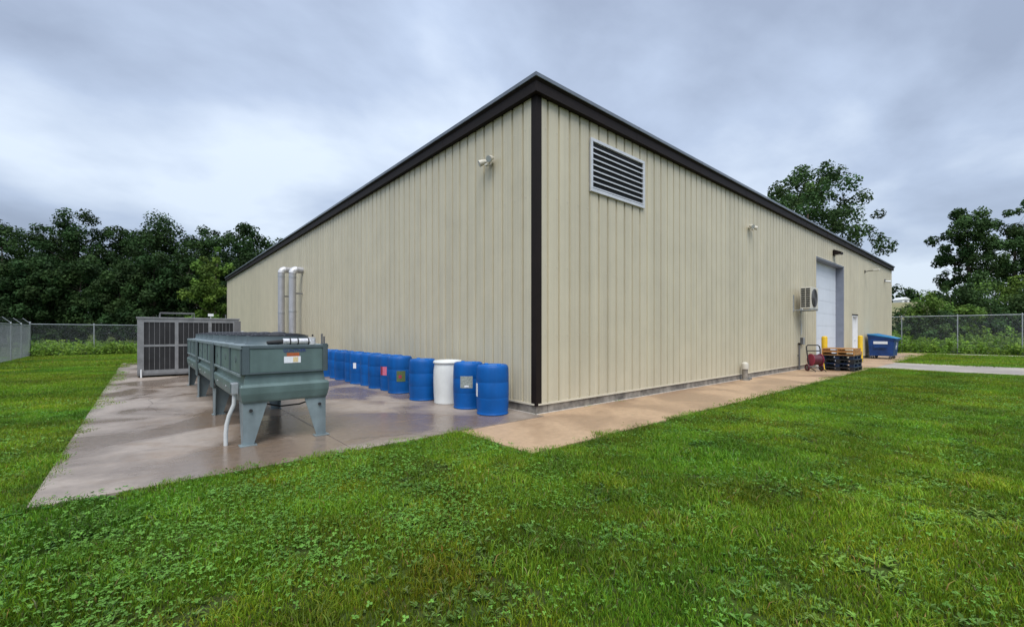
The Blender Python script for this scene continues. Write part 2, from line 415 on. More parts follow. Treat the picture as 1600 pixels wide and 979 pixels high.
sweep('fascia', [(.10,5.846),(.104,5.84),(.112,5.84),(.112,6.02),(.125,6.035),(.15,6.065)], M['brown'])
sweep('gutter_lip', [(.140,6.066),(.160,6.066),(.166,6.072),(.166,6.135),(.158,6.145),(.05,6.155)], M['roofgrey'])
mb = MB(); e_ = .06
cx0, cx1, cy = 14.0, W_-14.0, D_/2
mb.v = [(-e_,-e_,6.152),(W_+e_,-e_,6.152),(W_+e_,D_+e_,6.152),(-e_,D_+e_,6.152),(cx0,cy,6.6),(cx1,cy,6.6)]
mb.f = [(0,1,5,4),(1,2,5),(2,3,4,5),(3,0,4)]
mb.build('roof', M['roof'], B)
# sheet screws along the girt lines and lap joints in the roof edge
mb = MB()
for z in (.26, 1.45, 2.75, 4.05, 5.30):
    for k in range(int(W_/.305)):
        x = .03 + k*.305 + .21
        if DX0-.1 < x < DX1+.1 and z < DZ+.1 or MX0-.05 < x < MX1+.05 and z < MZ+.1 or 1.4 < x < 3.55 and z > 4.3: continue
        mb.box(x-.008, x+.008, -.006, .0, z-.008, z+.008)
    for k in range(int(D_/.305)):
        y = D_-.03 - k*.305 - .21; mb.box(-.006, .0, y-.008, y+.008, z-.008, z+.008)
tag(mb.build('sheet_screws', M['beigepl'], B), kind='stuff')
for k in range(1, 12):
    MB().box(k*3.05, k*3.05+.04, -.169, -.10, 6.066, 6.1365).build('gutter_lap', M['roofgrey'], B); MB().box(-.169, -.10, k*3.05, k*3.05+.04, 6.066, 6.1365).build('gutter_lap', M['roofgrey'], B)
    MB().box(k*3.05, k*3.05+.03, -.115, -.105, 5.842, 6.02).build('fascia_lap', M['brown'], B); MB().box(-.115, -.105, k*3.05, k*3.05+.03, 5.842, 6.02).build('fascia_lap', M['brown'], B)
# louvred vent
V = obj('vent', None, B); V.location = (1.51, 0, 4.40)
VW, VH = 1.97, 1.10; f_ = .065
MB().box(0,VW,-.05,.0,VH-f_,VH).box(0,VW,-.05,.0,0,f_).box(0,f_,-.05,.0,f_,VH-f_).box(VW-f_,VW,-.05,.0,f_,VH-f_).build('vent_frame', M['louver'], V, bevel=.004)
MB().box(f_,VW-f_,-.006,-.002,f_,VH-f_).build('vent_void_shade', M['black'], V)  # black sheet paints in the dark void seen between the slats
sl = None; ns = 8
for k in range(ns):
    z = f_ + .012 + k*(VH-2*f_-.03)/ns
    if sl is None:
        sl = MB().prism([(f_,-.046,0),(f_,-.046,.026),(f_,-.043,.026),(f_,-.043,.006),(f_,-.010,.020),(f_,-.010,.016)], (VW-2*f_,0,0)).mesh('slat', M['louver'])
    obj('slat', sl, V, (0, 0, z))
# overhead door
Dr = obj('overhead_door', None, B); Dr.location = (DX0, .32, 0)
ws = DX1-DX0
sec = MB().box(0,ws,0,.05,0.002,.594).box(.02,ws-.02,-.002,.0,.05,.54).mesh('door_section', M['doorwhite'])
for k in range(8): obj('door_section', sec, Dr, (0, 0, .01+k*.597))
J = .055
MB().box(-.06, 0, -.335, .1, 0, DZ+.06).build('door_jamb', M['jamb'], Dr, bevel=.004)
MB().box(ws, ws+.06, -.335, .1, 0, DZ+.06).build('door_jamb', M['jamb'], Dr, bevel=.004)
MB().box(0, ws, -.335, .1, DZ, DZ+.06).build('door_header', M['jamb'], Dr, bevel=.004)
MB().box(-.10, -.061, -.345, -.30, 0, DZ+.10).box(ws+.061, ws+.10, -.345, -.30, 0, DZ+.10).box(-.06, ws+.06, -.345, -.30, DZ+.061, DZ+.10).build('door_trim', M['beige_trim'], Dr)
MB().box(DX0+.01, DX1-.01, .02, .6, -.12, .001).build('door_sill', M['drive'], B)
# side door
S = obj('side_door', None, B); S.location = (MX0, .10, 0); sw = MX1-MX0
MB().box(.06, sw-.06, 0, .045, .02, MZ-.06).build('door_leaf', M['white'], S, bevel=.004)
MB().box(0,.06,-.12,.06,0,MZ-.06).box(sw-.06,sw,-.12,.06,0,MZ-.06).box(0,sw,-.12,.06,MZ-.06,MZ).build('door_frame', M['white'], S)
MB().box(-.03,sw+.03,-.135,-.10,MZ+.002,MZ+.06).build('drip_cap', M['brown'], S)
h_ = MB().cyl((sw-.15,0,1.05),(sw-.15,-.06,1.05),.02).cyl((sw-.15,-.055,1.05),(sw-.28,-.055,1.05),.012).build('door_handle', M['galv'], S)
MB().box(.45,.62,-.004,.0,1.35,1.60).build('door_notice', M['galvd'], S)
MB().box(.0, sw, -.10, .3, -.12, .018).build('door_threshold', M['galv'], S)

# ------------------------------------------------------------------ lights on the walls
def twin_flood(label, loc, rz, heads=((-.13, .5), (.13, -.3))):
    t = thing('flood_light', label, 'flood light', loc, rz)
    MB().cyl((0,0,0),(0,-.04,0),.065,n=16).build('wall_plate', M['beigepl'], t, smooth=True)
    MB().cyl((0,-.04,0),(0,-.10,0),.022).cyl((0,-.085,.0),(0,-.085,.05),.015).build('bracket', M['beigepl'], t)
    MB().box(-.05,.05,-.15,-.09,-.10,-.05).build('sensor', M['beigepl'], t, bevel=.01)
    for hx, a in heads:
        d = Vector((math.sin(a)*(-1 if hx < 0 else -1), -math.cos(a), -.45)).normalized()
        p = Vector((hx, -.11, .02)); 
        h = MB().cyl((0,-.09,0), p, .014, n=8).cyl(p-d*.06, p+d*.03, .035, .06, n=14).cyl(p+d*.03, p+d*.10, .06, .068, n=14).build('lamp_head', M['beigepl'], t, smooth=True)
        MB().cyl(p+d*.1005, p+d*.104, .06, n=14).build('lens', M['lens'], h)
    return t
t = twin_flood('small twin-head beige flood light on the wall above the drums', (0, 1.33, 5.0), -math.pi/2)
t = twin_flood('small twin-head beige flood light on the wall past the louvred vent', (9.67, 0, 4.93), 0)
t = thing('wall_light', 'black box wall light above the white overhead door', 'wall light', (19.8, 0, 5.30))
MB().box(-.16,.16,-.05,0,-.12,.14).build('back_box', M['brown'], t, bevel=.01)
MB().prism([(-.2,-.05,.16),(-.2,-.34,.02),(-.2,-.34,-.08),(-.2,-.05,-.10)], (.4,0,0)).build('hood', M['brown'], t)
MB().box(-.16,.16,-.30,-.08,-.105,-.095).build('lens', M['lens'], t)
t = thing('arm_lamp', 'lamp on a short arm out from the wall above the blue dumpster', 'lamp', (26.4, 0, 5.02))
MB().box(-.06,.06,-.03,0,-.08,.08).build('wall_plate', M['brown'], t)
MB().tube([(0,-.03,0),(0,-.2,.02),(0,-.42,.03)], .02).build('arm', M['brown'], t)
MB().box(-.13,.13,-.68,-.40,.0,.085).build('lamp_head', M['beigepl'], t, bevel=.02)
t = thing('security_light', 'small white light under the eave at the far building corner', 'wall light', (32.2, 0, 4.95))
MB().box(-.09,.09,-.06,0,-.09,.09).build('wall_plate', M['galvd'], t)
MB().cyl((0,-.05,-.05),(-.0,-.34,-.10),.05,.085,n=12).build('lamp_head', M['white'], t, smooth=True)

# ------------------------------------------------------------------ wall air conditioner
t = thing('air_conditioner', 'white outdoor air conditioner unit on a wall bracket beside the overhead door', 'air conditioner', (14.08, .20, 2.42))
MB().box(0,.92,-.78,-.42,0.0,.84).build('casing', M['beigepl'], t, bevel=.015)
g_ = MB()
for k in range(9): g_.box(-.012,-.001,-.745,-.615,.07+k*.083,.07+k*.083+.052)
for k in range(9): g_.box(-.012,-.001,-.585,-.455,.07+k*.083,.07+k*.083+.052)
g_.build('side_grille', M['rubber'], t)
MB().cyl((.42,-.781,.42),(.42,-.792,.42),.35,n=28).build('fan_opening', M['coil'], t)
g = MB()
for r in (.08,.15,.22,.29,.35): g.ring((.42,-.80,.42), r, .006, 'y', 24, 4)
for k in range(8):
    a = k*math.pi/4; g.cyl((.42,-.80,.42),(.42+.35*math.cos(a),-.80,.42+.35*math.sin(a)),.005,n=4)
g.build('fan_guard', M['galvd'], t)
MB().box(-.10,-.06,-.24,-.20,-.12,.55).box(.78,.82,-.24,-.20,-.12,.55).box(-.10,-.06,-.80,-.24,-.07,-.03).box(.78,.82,-.80,-.24,-.07,-.03).box(-.10,.9,-.79,-.75,-.03,.0).box(-.10,.9,-.46,-.42,-.03,.0).build('wall_bracket', M['galv'], t)
MB().tube([(.0,-.5,-.01),(.2,-.3,-.1),(.5,-.26,-.25),(.75,-.25,-.6),(.75,-.25,-1.0)], .022).build('refrigerant_line', M['conduit'], t)
t = thing('outlet_box', 'small grey outlet box on the wall below the air conditioner', 'outlet box', (14.95, 0, 1.15))
MB().box(-.09,.09,-.10,-.0,-.14,.14).build('box', M['galvd'], t, bevel=.01)
MB().box(-.10,.10,-.125,-.10,-.15,.15).build('cover', M['galv'], t, bevel=.01)
t = thing('conduit_post', 'thin dark vertical pipe against the wall next to the hose cart', 'pipe', (14.55, -.06, 0))
MB().cyl((0,0,0),(0,0,1.0),.03).build('post', M['galvd'], t); MB().cyl((0,0,1.0),(0,0,1.08),.045).build('cap', M['brown'], t)
MB().box(-.04,.04,.0,.055,.55,.6).build('clamp', M['galvd'], t)
# vent stub out of the walk by the foundation
t = thing('vent_pipe', 'short grey standpipe with white domed cap by the foundation', 'pipe', (8.95, -.16, 0))
MB().cyl((0,0,0),(0,0,.34),.08,n=16).build('pipe', M['found'], t, smooth=True)
MB().lathe([(.085,.34),(.10,.35),(.105,.45),(.095,.52),(.05,.56),(.0,.57)], 16).build('cap', M['beigepl'], t, smooth=True)
MB().lathe([(.14,0),(.14,.02),(.1,.03)], 16).build('base_flange', M['found'], t)
MB().box(.2,.4,-.06,.08,.0,.05).build('valve_cover', M['galvd'], t, bevel=.01)

# ------------------------------------------------------------------ insulated pipes up the left wall
def wall_pipe(y, ztop, label):
    t = thing('insulated_pipe', label, 'pipe', (-.42, y, 0), group='insulated pipes on the left wall'); r = .145
    MB().cyl((0,0,.0),(0,0,ztop-.17),r,n=20).build('riser', M['pipe'], t, smooth=True)
    pts = [(0,0,ztop-.17)] + [(.17-.17*math.cos(a), 0, ztop-.17+.17*math.sin(a)) for a in [rad(x) for x in (15,30,45,60,75,90)]]
    MB().tube(pts, r*1.06, 16).build('elbow', M['silver'], t, smooth=True)
    MB().cyl((.17,0,ztop),(.46,0,ztop),r*.98,n=20).build('wall_stub', M['pipe'], t, smooth=True)
    MB().lathe([(r+.012,0),(r+.012,.05)], 20, (0,0,ztop-.36)).build('band', M['galv'], t); MB().lathe([(r+.012,0),(r+.012,.05)], 20, (0,0,2.4)).build('band', M['galv'], t)
    MB().lathe([(r+.08,0),(r+.08,.03)], 20).build('base_flange', M['galvd'], t)
    MB().box(0,.43,-.02,.02,3.2,3.26).build('standoff', M['galvd'], t)
def onV(px, u0):
    k = (px-CX)/FPX; d = RGT*k + FWD; Z = (u0-CAM.x)/d.x; return CAM.y + Z*d.y, Z
y1, Z1 = onV(439.5, -.42); y2, Z2 = onV(457, -.42)
wall_pipe(y1, hgt(421, Z1), 'tall silver insulated pipe on the beige wall, farther along from the drums')
wall_pipe(y2, hgt(421, Z2), 'tall silver insulated pipe on the beige wall, the one closer to the drums')

# ------------------------------------------------------------------ drums
R_ = .30; H_ = .905
prof = [(.275,.0),(.292,.004),(.296,.02),(.288,.035),(.286,.05),(.294,.12),(.300,.28),(.3015,.300),(.2995,.306),(.3015,.312),(.303,.45),(.3015,.588),(.2995,.594),(.3015,.60),(.300,.70),(.297,.80),(.292,.845),(.284,.875),(.272,.896),(.255,H_),(.245,H_),(.240,.892)]
drum_me = MB().lathe(prof, 40).mesh('drum_body', M['blue'], True)
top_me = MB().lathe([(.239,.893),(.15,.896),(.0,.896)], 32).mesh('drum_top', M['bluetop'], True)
bung_me = MB().lathe([(.04,.89),(.04,.915),(.032,.92),(.0,.92)], 14).mesh('bung', M['bluetop'], True)
wprof = [(.26,0),(.285,.004),(.288,.03),(.284,.05),(.296,.2),(.302,.40),(.303,.55),(.298,.70),(.285,.80),(.277,.835),(.300,.842),(.308,.852),(.308,.875),(.300,.885),(.292,.90),(.285,H_),(.27,H_),(.262,.87)]
wdrum_me = MB().lathe(wprof, 40).mesh('drum_body', M['whitepl'], True)
wtop_me = MB().lathe([(.264,.868),(.1,.872),(0,.872)], 32).mesh('drum_top', M['whitepl'], True)
def sticker(m, a, wdeg, z0, z1, r=.3055, name='label'):
    mb = MB(); n = 7
    for z in (z0, z1):
        for i in range(n):
            t = rad(a + wdeg*(i/(n-1)-.5)); mb.v.append((r*math.cos(t), r*math.sin(t), z))
    mb.f = [(i, i+1, n+i+1, n+i) for i in range(n-1)]; return mb, m, name
def drum(x, y, rz, label, white=False, labels=(), bung=True, group='plastic drums along the left wall'):
    t = thing('plastic_drum', label, 'drum', (x, y, 0), rz, group)
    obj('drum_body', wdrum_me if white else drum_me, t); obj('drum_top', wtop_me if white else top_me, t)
    if not white:
        for s in (-1, 1): obj('bung', bung_me, t, (0, s*.19, 0))
    for mb, m, nm in labels: mb.build(nm, m, t)
    return t
VA = -130      # direction from the drums back towards the camera, degrees
drum(-.53, .62, 0, 'blue plastic drum with a white label beside the building corner', labels=[sticker(M['paper'], VA-72, 24, .33, .57)])
drum(-.50, 1.45, 0, 'blue plastic drum with a square grey label next to the white drum', labels=[sticker(M['papgrey'], VA-2, 46, .42, .65), sticker(M['paper'], VA-1, 16, .44, .47, .307, 'label_strip')])
drum(-.50, 2.22, 0, 'white plastic drum with a rolled rim standing among blue ones', True)
drum(-.68, 2.98, 0, 'plain blue plastic drum without label on the far side of the white drum')
u0 = -.52
ys = []
for px in (628, 611, 596, 578.5, 566, 553, 540.5, 528.5, 518): ys.append(onV(px, u0)[0])
lab = [('blue plastic drum with a faded green and red smeared label', [sticker(M['papgreen'], VA+18, 40, .30, .56), sticker(M['papred'], VA+14, 14, .38, .46, .307, 'label_patch')]),
       ('blue plastic drum with a pink label half hidden by its neighbour', [sticker(M['papred'], VA-45, 20, .40, .62), sticker(M['pappink'], VA-24, 26, .40, .62)]),
       ('blue plastic drum between the pink label and a red smudge', []),
       ('blue plastic drum with a small dull red mark on its side', [sticker(M['papred'], VA+30, 10, .42, .56)]),
       ('blue plastic drum with a small white label, far down the row', [sticker(M['paper'], VA-14, 18, .46, .62)])]
for k, y in enumerate(ys):
    if k < len(lab): drum(u0 + (.03 if k % 2 else -.05), y, .0, lab[k][0], labels=lab[k][1])
    else: drum(u0 + (.03 if k % 2 else -.04), y, .0, ('first','second','third','fourth')[k-5] + ' plain blue drum past the drum with the small white label')

# ------------------------------------------------------------------ dry cooler
t = thing('dry_cooler', 'long green-grey dry cooler on tapered legs with a row of fans on top', 'cooling unit', (-4.47, .90, 0))
CW, CL = 1.05, 8.75; ML = CL/3
zb, zl, zs, zt = .56, .80, .94, 1.31
# lower plenum with bulging sides
def ring_prof(d, z): return [(-d,-d,z),(CW+d,-d,z),(CW+d,CL+d,z),(-d,CL+d,z)]
mb = MB(); lev = [(.0,zb),(.012,zb+.03),(.03,zb+.12),(.034,zl-.03),(.02,zl),(-.012,zl+.004),(-.03,zs),]
for d, z in lev: mb.v += ring_prof(d, z)
for k in range(len(lev)-1):
    for i in range(4): mb.f.append((k*4+i, k*4+(i+1) % 4, k*4+4+(i+1) % 4, k*4+4+i))
mb.f.append((3,2,1,0)); b = (len(lev)-1)*4; mb.f.append((b,b+1,b+2,b+3))
mb.build('drain_pan', M['green'], t, bevel=.006)
MB().box(.012, CW-.012, .012, CL-.012, zs+.001, zt-.002).build('core', M['greend'], t)
# end panels: framed
for yy, s in ((0,-1),(CL,1)):
    y0, y1 = (yy-.022, yy+.011) if s < 0 else (yy-.011, yy+.022)
    p_ = MB().box(.07, CW-.05, y0+.010, y1, zs+.02, zt-.03).build('end_panel', M['green'], t, bevel=.006)
    MB().box(-.012,.07,y0,y1,zs,zt).box(CW-.05,CW+.012,y0,y1,zs,zt+.03).box(.0701,CW-.0501,y0,y1,zt-.03,zt+.006).box(.0701,CW-.0501,y0,y1,zs,zs+.02).build('end_frame', M['greend'], t, bevel=.003)
# side panels with vertical seams
for k in range(9):
    a = .02 + k*(CL-.04)/9; b_ = a + (CL-.04)/9 - .012
    for x0, x1 in ((-.012,.011),(CW-.011,CW+.012)):
        MB().box(x0, x1, a, b_, zs+.004, zt-.012).build('side_panel', M['green'], t, bevel=.005)
for k in range(10):
    a = .014 + k*(CL-.04)/9 - (.02 if k else 0)
    for x0, x1 in ((-.030,-.0125),(CW+.0125,CW+.030)):
        if min(abs(a-ML), abs(a-2*ML)) > .25: MB().box(x0, x1, a, a+.045, zs+.004, zt-.037).build('side_stiffener', M['greend'], t, bevel=.003)
for k in range(9):
    a = .02 + (k+.5)*(CL-.04)/9
    MB().cyl((-.0125,a,(zs+zt)/2),(-.018,a,(zs+zt)/2),.05,n=16).build('knockout', M['greend'], t)
    MB().cyl((-.030,a-.2,zl-.12),(-.040,a-.2,zl-.12),.016,n=8).build('bolt', M['galv'], t)
MB().box(-.03,CW+.03,-.012,CL+.012,zt+.0065,zt+.016).build('top_deck', M['greenl'], t, bevel=.003)
MB().box(-.032,-.0125,.0,CL,zt-.035,zt+.006).build('top_rail', M['greenl'], t, bevel=.003)
MB().box(CW+.0125,CW+.032,.0,CL,zt-.035,zt+.006).build('top_rail', M['greenl'], t, bevel=.003)
MB().box(-.034,-.0125,.05,CL-.05,zs-.03,zs+.0).build('side_ledge', M['greenl'], t)
# splice plates where modules meet
for k in (1, 2):
    for x0, x1 in ((-.05,-.0335),(CW+.0335,CW+.05)):
        MB().box(x0, x1, k*ML-.20, k*ML+.20, zb-.06, zt-.01).build('splice_plate', M['greend'], t, bevel=.004)
# legs: two tapered flanges each
for k in range(4):
    y = (0.02, ML, 2*ML, CL-.02)[k]
    for sx in (0, 1):
        x = 0 if sx == 0 else CW; dx = 1 if sx == 0 else -1
        s = 1 if k == 0 else -1
        tw, bw = .29, .125; th = .012
        mb = MB()
        mb.prism([(x, y, 0), (x+dx*bw, y, 0), (x+dx*tw, y, zb-.001), (x, y, zb-.001)], (0, s*th, 0))
        y2 = y + s*th
        if k in (1, 2):
            mb.prism([(x, y-.13, 0), (x, y+.13, 0), (x, y+.19, zb-.065), (x, y-.19, zb-.065)], (-dx*th, 0, 0))
        else:
            mb.prism([(x+dx*.0005, y2, 0), (x+dx*.0005, y2+s*bw, 0), (x+dx*.0005, y2+s*tw, zb-.001), (x+dx*.0005, y2, zb-.001)], (dx*th, 0, 0))
        mb.prism([(x-dx*.04, y-.06, 0), (x+dx*.16, y-.06, 0), (x+dx*.16, y+.09, 0), (x-dx*.04, y+.09, 0)], (0, 0, .010))
        lg = mb.build('leg', M['greenl'], t)
        MB().cyl((x+dx*.09, y-.012 if s > 0 else y+.012, zb-.10), (x+dx*.09, y-.03 if s > 0 else y+.03, zb-.10), .022, n=8).build('bolt', M['rubber'], lg)
# fans
fr = .40
ring_me = MB().lathe([(fr+.03,0),(fr+.015,.02),(fr,.05),(fr,.115),(fr-.015,.115),(fr-.015,.01)], 32).mesh('fan_shroud', M['greend'], True)
g = MB()
for r, z in ((.10,0.160),(.17,0.157),(.24,0.152),(.31,0.145),(.35,0.137),(fr,0.125)): g.ring((0,0,z), r, .006, 'z', 28, 4)
for k in range(12):
    a = k*math.pi/6; g.tube([(.08*math.cos(a),.08*math.sin(a),0.162),(.27*math.cos(a),.27*math.sin(a),0.151),(fr*math.cos(a),fr*math.sin(a),0.125)], .006, 4)
g.lathe([(.10,.15),(.10,.172),(.06,.182),(0,.184)], 16)
guard_me = g.mesh('fan_guard', M['fan'])
bl = MB()
for k in range(5):
    a0 = k*2*math.pi/5
    for i in range(4):
        a, b2 = a0+i*.2, a0+(i+1)*.2; z, z2 = .035+i*.008, .035+(i+1)*.008
        bl.quad((.07*math.cos(a),.07*math.sin(a),z),(.40*math.cos(a),.40*math.sin(a),z),(.40*math.cos(b2),.40*math.sin(b2),z2),(.07*math.cos(b2),.07*math.sin(b2),z2))
bl.cyl((0,0,.01),(0,0,.09),.09,n=16)
blade_me = bl.mesh('fan_blades', M['galvd'])
for k in range(9):
    f = obj('fan', ring_me, t, (CW/2, .50+k*.968, zt+.0165)); obj('fan_guard', guard_me, f); b2 = obj('fan_blades', blade_me, f); b2.rotation_euler.z = k*.7
    MB().box(CW/2-.06,CW/2+.06,.50+k*.968-.03+.47,.50+k*.968+.03+.47,zt+.0165,zt+.11).build('junction_box', M['fan'], t) if k < 8 else None
# silver wrapped header pipe across the top near the end, with black clamps
mb = MB().tube([(.48,.03,zt+.062),(.70,.03,zt+.062),(.86,.03,zt+.064)], .045, 12)
hp = mb.build('header_pipe', M['silver'], t, smooth=True)
for x in (.56,.66,.80): MB().cyl((x,.03,zt+.063),(x+.016,.03,zt+.063),.049,n=12).build('pipe_clamp', M['rubber'], hp)
MB().cyl((.86,.03,zt+.0165),(.86,.03,zt+.12),.05,n=12).build('pipe_end', M['silver'], hp, smooth=True)
MB().cyl((.87,.03,zt+.13),(.87,.03,zt+.16),.012,n=8).cyl((.48,.03,zt+.062),(.30,.12,zt+.05),.03,.02,n=10).build('valve', M['rubber'], hp)
MB().box(CW-.06,CW-.04,.02,.04,zt+.0165,zt+.17).box(CW-.02,CW-.0,.05,.07,zt+.0165,zt+.13).box(CW-.06,CW,.03,.06,zt+.0165,zt+.03).build('lifting_bracket', M['galvd'], t)
# labels on the near end
yl = -.0125
MB().box(.485,.70,yl-.003,yl,1.075,1.165).build('data_label', M['paper'], t)
MB().box(.60,.665,yl-.005,yl-.003,1.085,1.155).build('label_band', M['tanpap'], t)
MB().box(.52,.68,yl-.003,yl,1.167,1.215).build('warning_label', M['orange'], t)
cu = bpy.data.curves.new('maker_lettering', 'FONT'); cu.body = 'GÜNTNER'; cu.size = .062; cu.extrude = .001
tmp = bpy.data.objects.new('tmp', cu); COL.objects.link(tmp); bpy.context.view_layer.update()
me = bpy.data.meshes.new_from_object(tmp.evaluated_get(bpy.context.evaluated_depsgraph_get())); bpy.data.objects.remove(tmp)
me.materials.clear(); me.materials.append(M['ink'])
lo = obj('maker_lettering', me, t, (.475, yl-.003, 1.225)); lo.rotation_euler = (rad(90), 0, 0)
# electrical box, conduit and cable
MB().box(-.115,-.035,.10,.22,.68,.83).build('isolator_box', M['galv'], t, bevel=.008); MB().box(-.122,-.1155,.12,.20,.70,.81).build('isolator_cover', M['greend'], t)
MB().tube([(-.075,.16,.68),(-.08,.165,.54),(-.13,.19,.40),(-.155,.21,.28),(-.165,.215,.16),(-.165,.215,.0)], .026, 10).build('conduit', M['conduit'], t, smooth=True)
MB().tube([(.30,.3,.50),(.5,.28,.44),(.75,.25,.45),(.95,.18,.52)], .012, 6).build('cable', M['rubber'], t)
MB().tube([(.12,.06,.0),(.13,.05,.35),(.1,.05,.48)], .008, 6).build('drain_hose', M['conduit'], t)

# ------------------------------------------------------------------ grey chiller behind
t = thing('chiller', 'weathered grey chiller with dark coil panels at the end of the pad', 'chiller', (-5.60, 13.15, 0))
QW, QD, QH = 2.86, 5.2, 1.98
MB().box(.02,QW-.02,.03,QD,.14,QH-.02).build('casing', M['galvd'], t)
MB().box(0,QW,-.02,QD+.02,.06,.14).build('base_frame', M['galvd'], t, bevel=.005)
for x in (.05, QW-.15, QW/2): 
    for y in (.02, QD-.12): MB().box(x,x+.10,y,y+.10,.0,.06).build('foot', M['rubber'], t)
MB().box(-.03,QW+.03,-.03,QD+.03,QH-.02,QH+.03).build('top_cap', M['galvm'], t, bevel=.005)
cols = [.0, .17, .98, 1.08, 1.93, 2.03, 2.68, QW]
rows = [.14, .24, 1.02, 1.09, 1.84, QH-.021]
for i in (0, 2, 4, 6): MB().box(cols[i],cols[i+1],-.012,.029,.1405,QH-.021).build('post', M['galvm'], t, bevel=.004)
for i in (1, 3, 5):
    for j in (0, 2, 4): MB().box(cols[i]+.0005,cols[i+1]-.0005,-.008,.029,rows[j]+.0005,rows[j+1]).build('rail', M['galvm'], t)
    for j in (1, 3):
        p = MB().box(cols[i]+.001,cols[i+1]-.001,.012,.0295,rows[j],rows[j+1]).build('coil_panel', M['coil'], t)
        n = 6
        for k in range(1, n): 
            x = cols[i] + (cols[i+1]-cols[i])*k/n
            MB().box(x-.007,x+.007,.003,.0115,rows[j],rows[j+1]).build('bar', M['galvd'], p)
MB().cyl((.1,-.05,.0),(.1,-.05,.27),.022,n=8).build('drain_pipe', M['white'], t)
MB().box(QW+.03,QW+.16,.0,.14,1.25,1.55).build('control_box', M['conduit'], t, bevel=.01)
MB().box(QW-.14,QW+.06,-.04,-.013,1.45,1.92).build('service_panel', M['galvd'], t, bevel=.005)
mb = MB()
for x in (.6, 1.55): mb.cyl((x,.4,QH+.03),(x,.4,QH+.21),.012,n=6)
mb.cyl((.6,.4,QH+.205),(1.55,.4,QH+.205),.010,n=6).cyl((.6,1.3,QH+.205),(1.55,1.3,QH+.205),.010,n=6).cyl((.6,1.3,QH+.03),(.6,1.3,QH+.205),.01,n=6).cyl((1.55,1.3,QH+.03),(1.55,1.3,QH+.205),.01,n=6).cyl((.6,.4,QH+.205),(.6,1.3,QH+.205),.01,n=6).cyl((1.55,.4,QH+.205),(1.55,1.3,QH+.205),.01,n=6)
mb.build('guard_rail', M['galvd'], t)
MB().box(1.96,2.12,.35,.45,QH+.11,QH+.20).box(2.03,2.05,.39,.41,QH+.03,QH+.11).build('beacon', M['white'], t)
MB().cyl((2.5,.4,QH+.03),(2.5,.4,QH+.18),.015,n=6).build('antenna', M['galvd'], t)

# ------------------------------------------------------------------ hose cart, pallets, bollards, dumpster
t = thing('hose_cart', 'black tube-framed hose cart with maroon reel and two wheels by the wall', 'cart', (14.35, -.62, 0), rad(-42))
for s in (-1, 1):
    wv = MB().ring((s*.27,0,.14), .105, .035, 'x', 20, 8).build('wheel', M['maroon'], t, smooth=True)
    MB().cyl((s*.27-.02,0,.14),(s*.27+.02,0,.14),.06,n=12).build('hub', M['galvd'], wv)
MB().cyl((-.27,0,.14),(.27,0,.14),.015,n=8).build('axle', M['galvd'], t)
pts = [(-.22,-.05,.14),(-.24,.0,.4),(-.26,.06,.85),(-.25,.08,.95),(-.2,.09,1.0),(.2,.09,1.0),(.25,.08,.95),(.26,.06,.85),(.24,.0,.4),(.22,-.05,.14)]
MB().tube(pts, .022, 8).tube([(-.26,.055,.78),(.26,.055,.78)], .018, 8).tube([(-.22,-.05,.14),(-.2,-.34,.05),(-.2,-.36,.0)], .018).tube([(.22,-.05,.14),(.2,-.34,.05),(.2,-.36,.0)], .018).build('frame', M['rubber'], t, smooth=True)
rl = MB().cyl((-.16,-.06,.44),(.16,-.06,.44),.20,n=24).build('hose_reel', M['maroon'], t, smooth=True)
for s in (-1, 1): MB().cyl((s*.165,-.06,.44),(s*.18,-.06,.44),.235,n=24).build('flange', M['papred'], rl)
MB().tube([(.17,-.15,.5),(.21,-.22,.3),(.22,-.24,.1),(.25,-.3,.03)], .016, 6).build('hose_end', M['yellow'], t, smooth=True)

pallet_cache = {}
def pallet(x, y, z, kind, label, group, rz=0):
    W, D = 1.3, 1.05
    t = thing('pallet', label, 'pallet', (x, y, z), rz, group)
    m = {'wood': M['wood'], 'blue': M['plastblue'], 'black': M['plastblack']}[kind]
    key = kind
    if key not in pallet_cache:
        pc = {}
        if kind == 'wood':
            pc['deck_board'] = [(MB().box(0,.10,0,D,0,.018).mesh('deck_board', m), [(k*(W-.1)/8, 0, .112) for k in range(9)])]
            pc['stringer'] = [(MB().box(0,W,0,.04,0,.094).mesh('stringer', m), [(0, yy, .018) for yy in (0, D/2-.02, D-.04)])]
            pc['bottom_board'] = [(MB().box(0,.10,0,D,0,.0175).mesh('bottom_board', m), [(k*(W-.1)/4, 0, 0) for k in range(5)])]
        else:
            g = MB().box(0,W,0,D,.11,.15)
            pc['deck'] = [(g.mesh('deck', m), [(0,0,0)])]
            pc['foot'] = [(MB().box(0,.14,0,.14,.02,.11).mesh('foot', m), [(a, b, 0) for a in (.005, W/2-.07, W-.145) for b in (.005, D/2-.07, D-.145)])]
            pc['runner'] = [(MB().box(0,W,0,.13,0,.0195).mesh('runner', m), [(0, b, 0) for b in (.01, D/2-.065, D-.14)])]
        pallet_cache[key] = pc
    for nm, items in pallet_cache[key].items():
        for me, locs in items:
            for l in locs: obj(nm, me, t, l)
    return t
px0, py0 = 15.2, -1.70
pallet(px0, py0, 0, 'black', 'black plastic pallet at the bottom of the pallet stack', 'stacked pallets')
pallet(px0+.03, py0+.02, .151, 'blue', 'dark blue plastic pallet directly on the bottom black pallet', 'stacked pallets')
pallet(px0-.02, py0-.01, .302, 'black', 'black plastic pallet in the middle of the stack, under a dark blue one', 'stacked pallets')
pallet(px0+.02, py0+.03, .453, 'blue', 'dark blue plastic pallet right under the wooden pallets', 'stacked pallets')
pallet(px0-.03, py0, .604, 'wood', 'lower brown wooden pallet on top of the plastic pallets', 'stacked pallets')
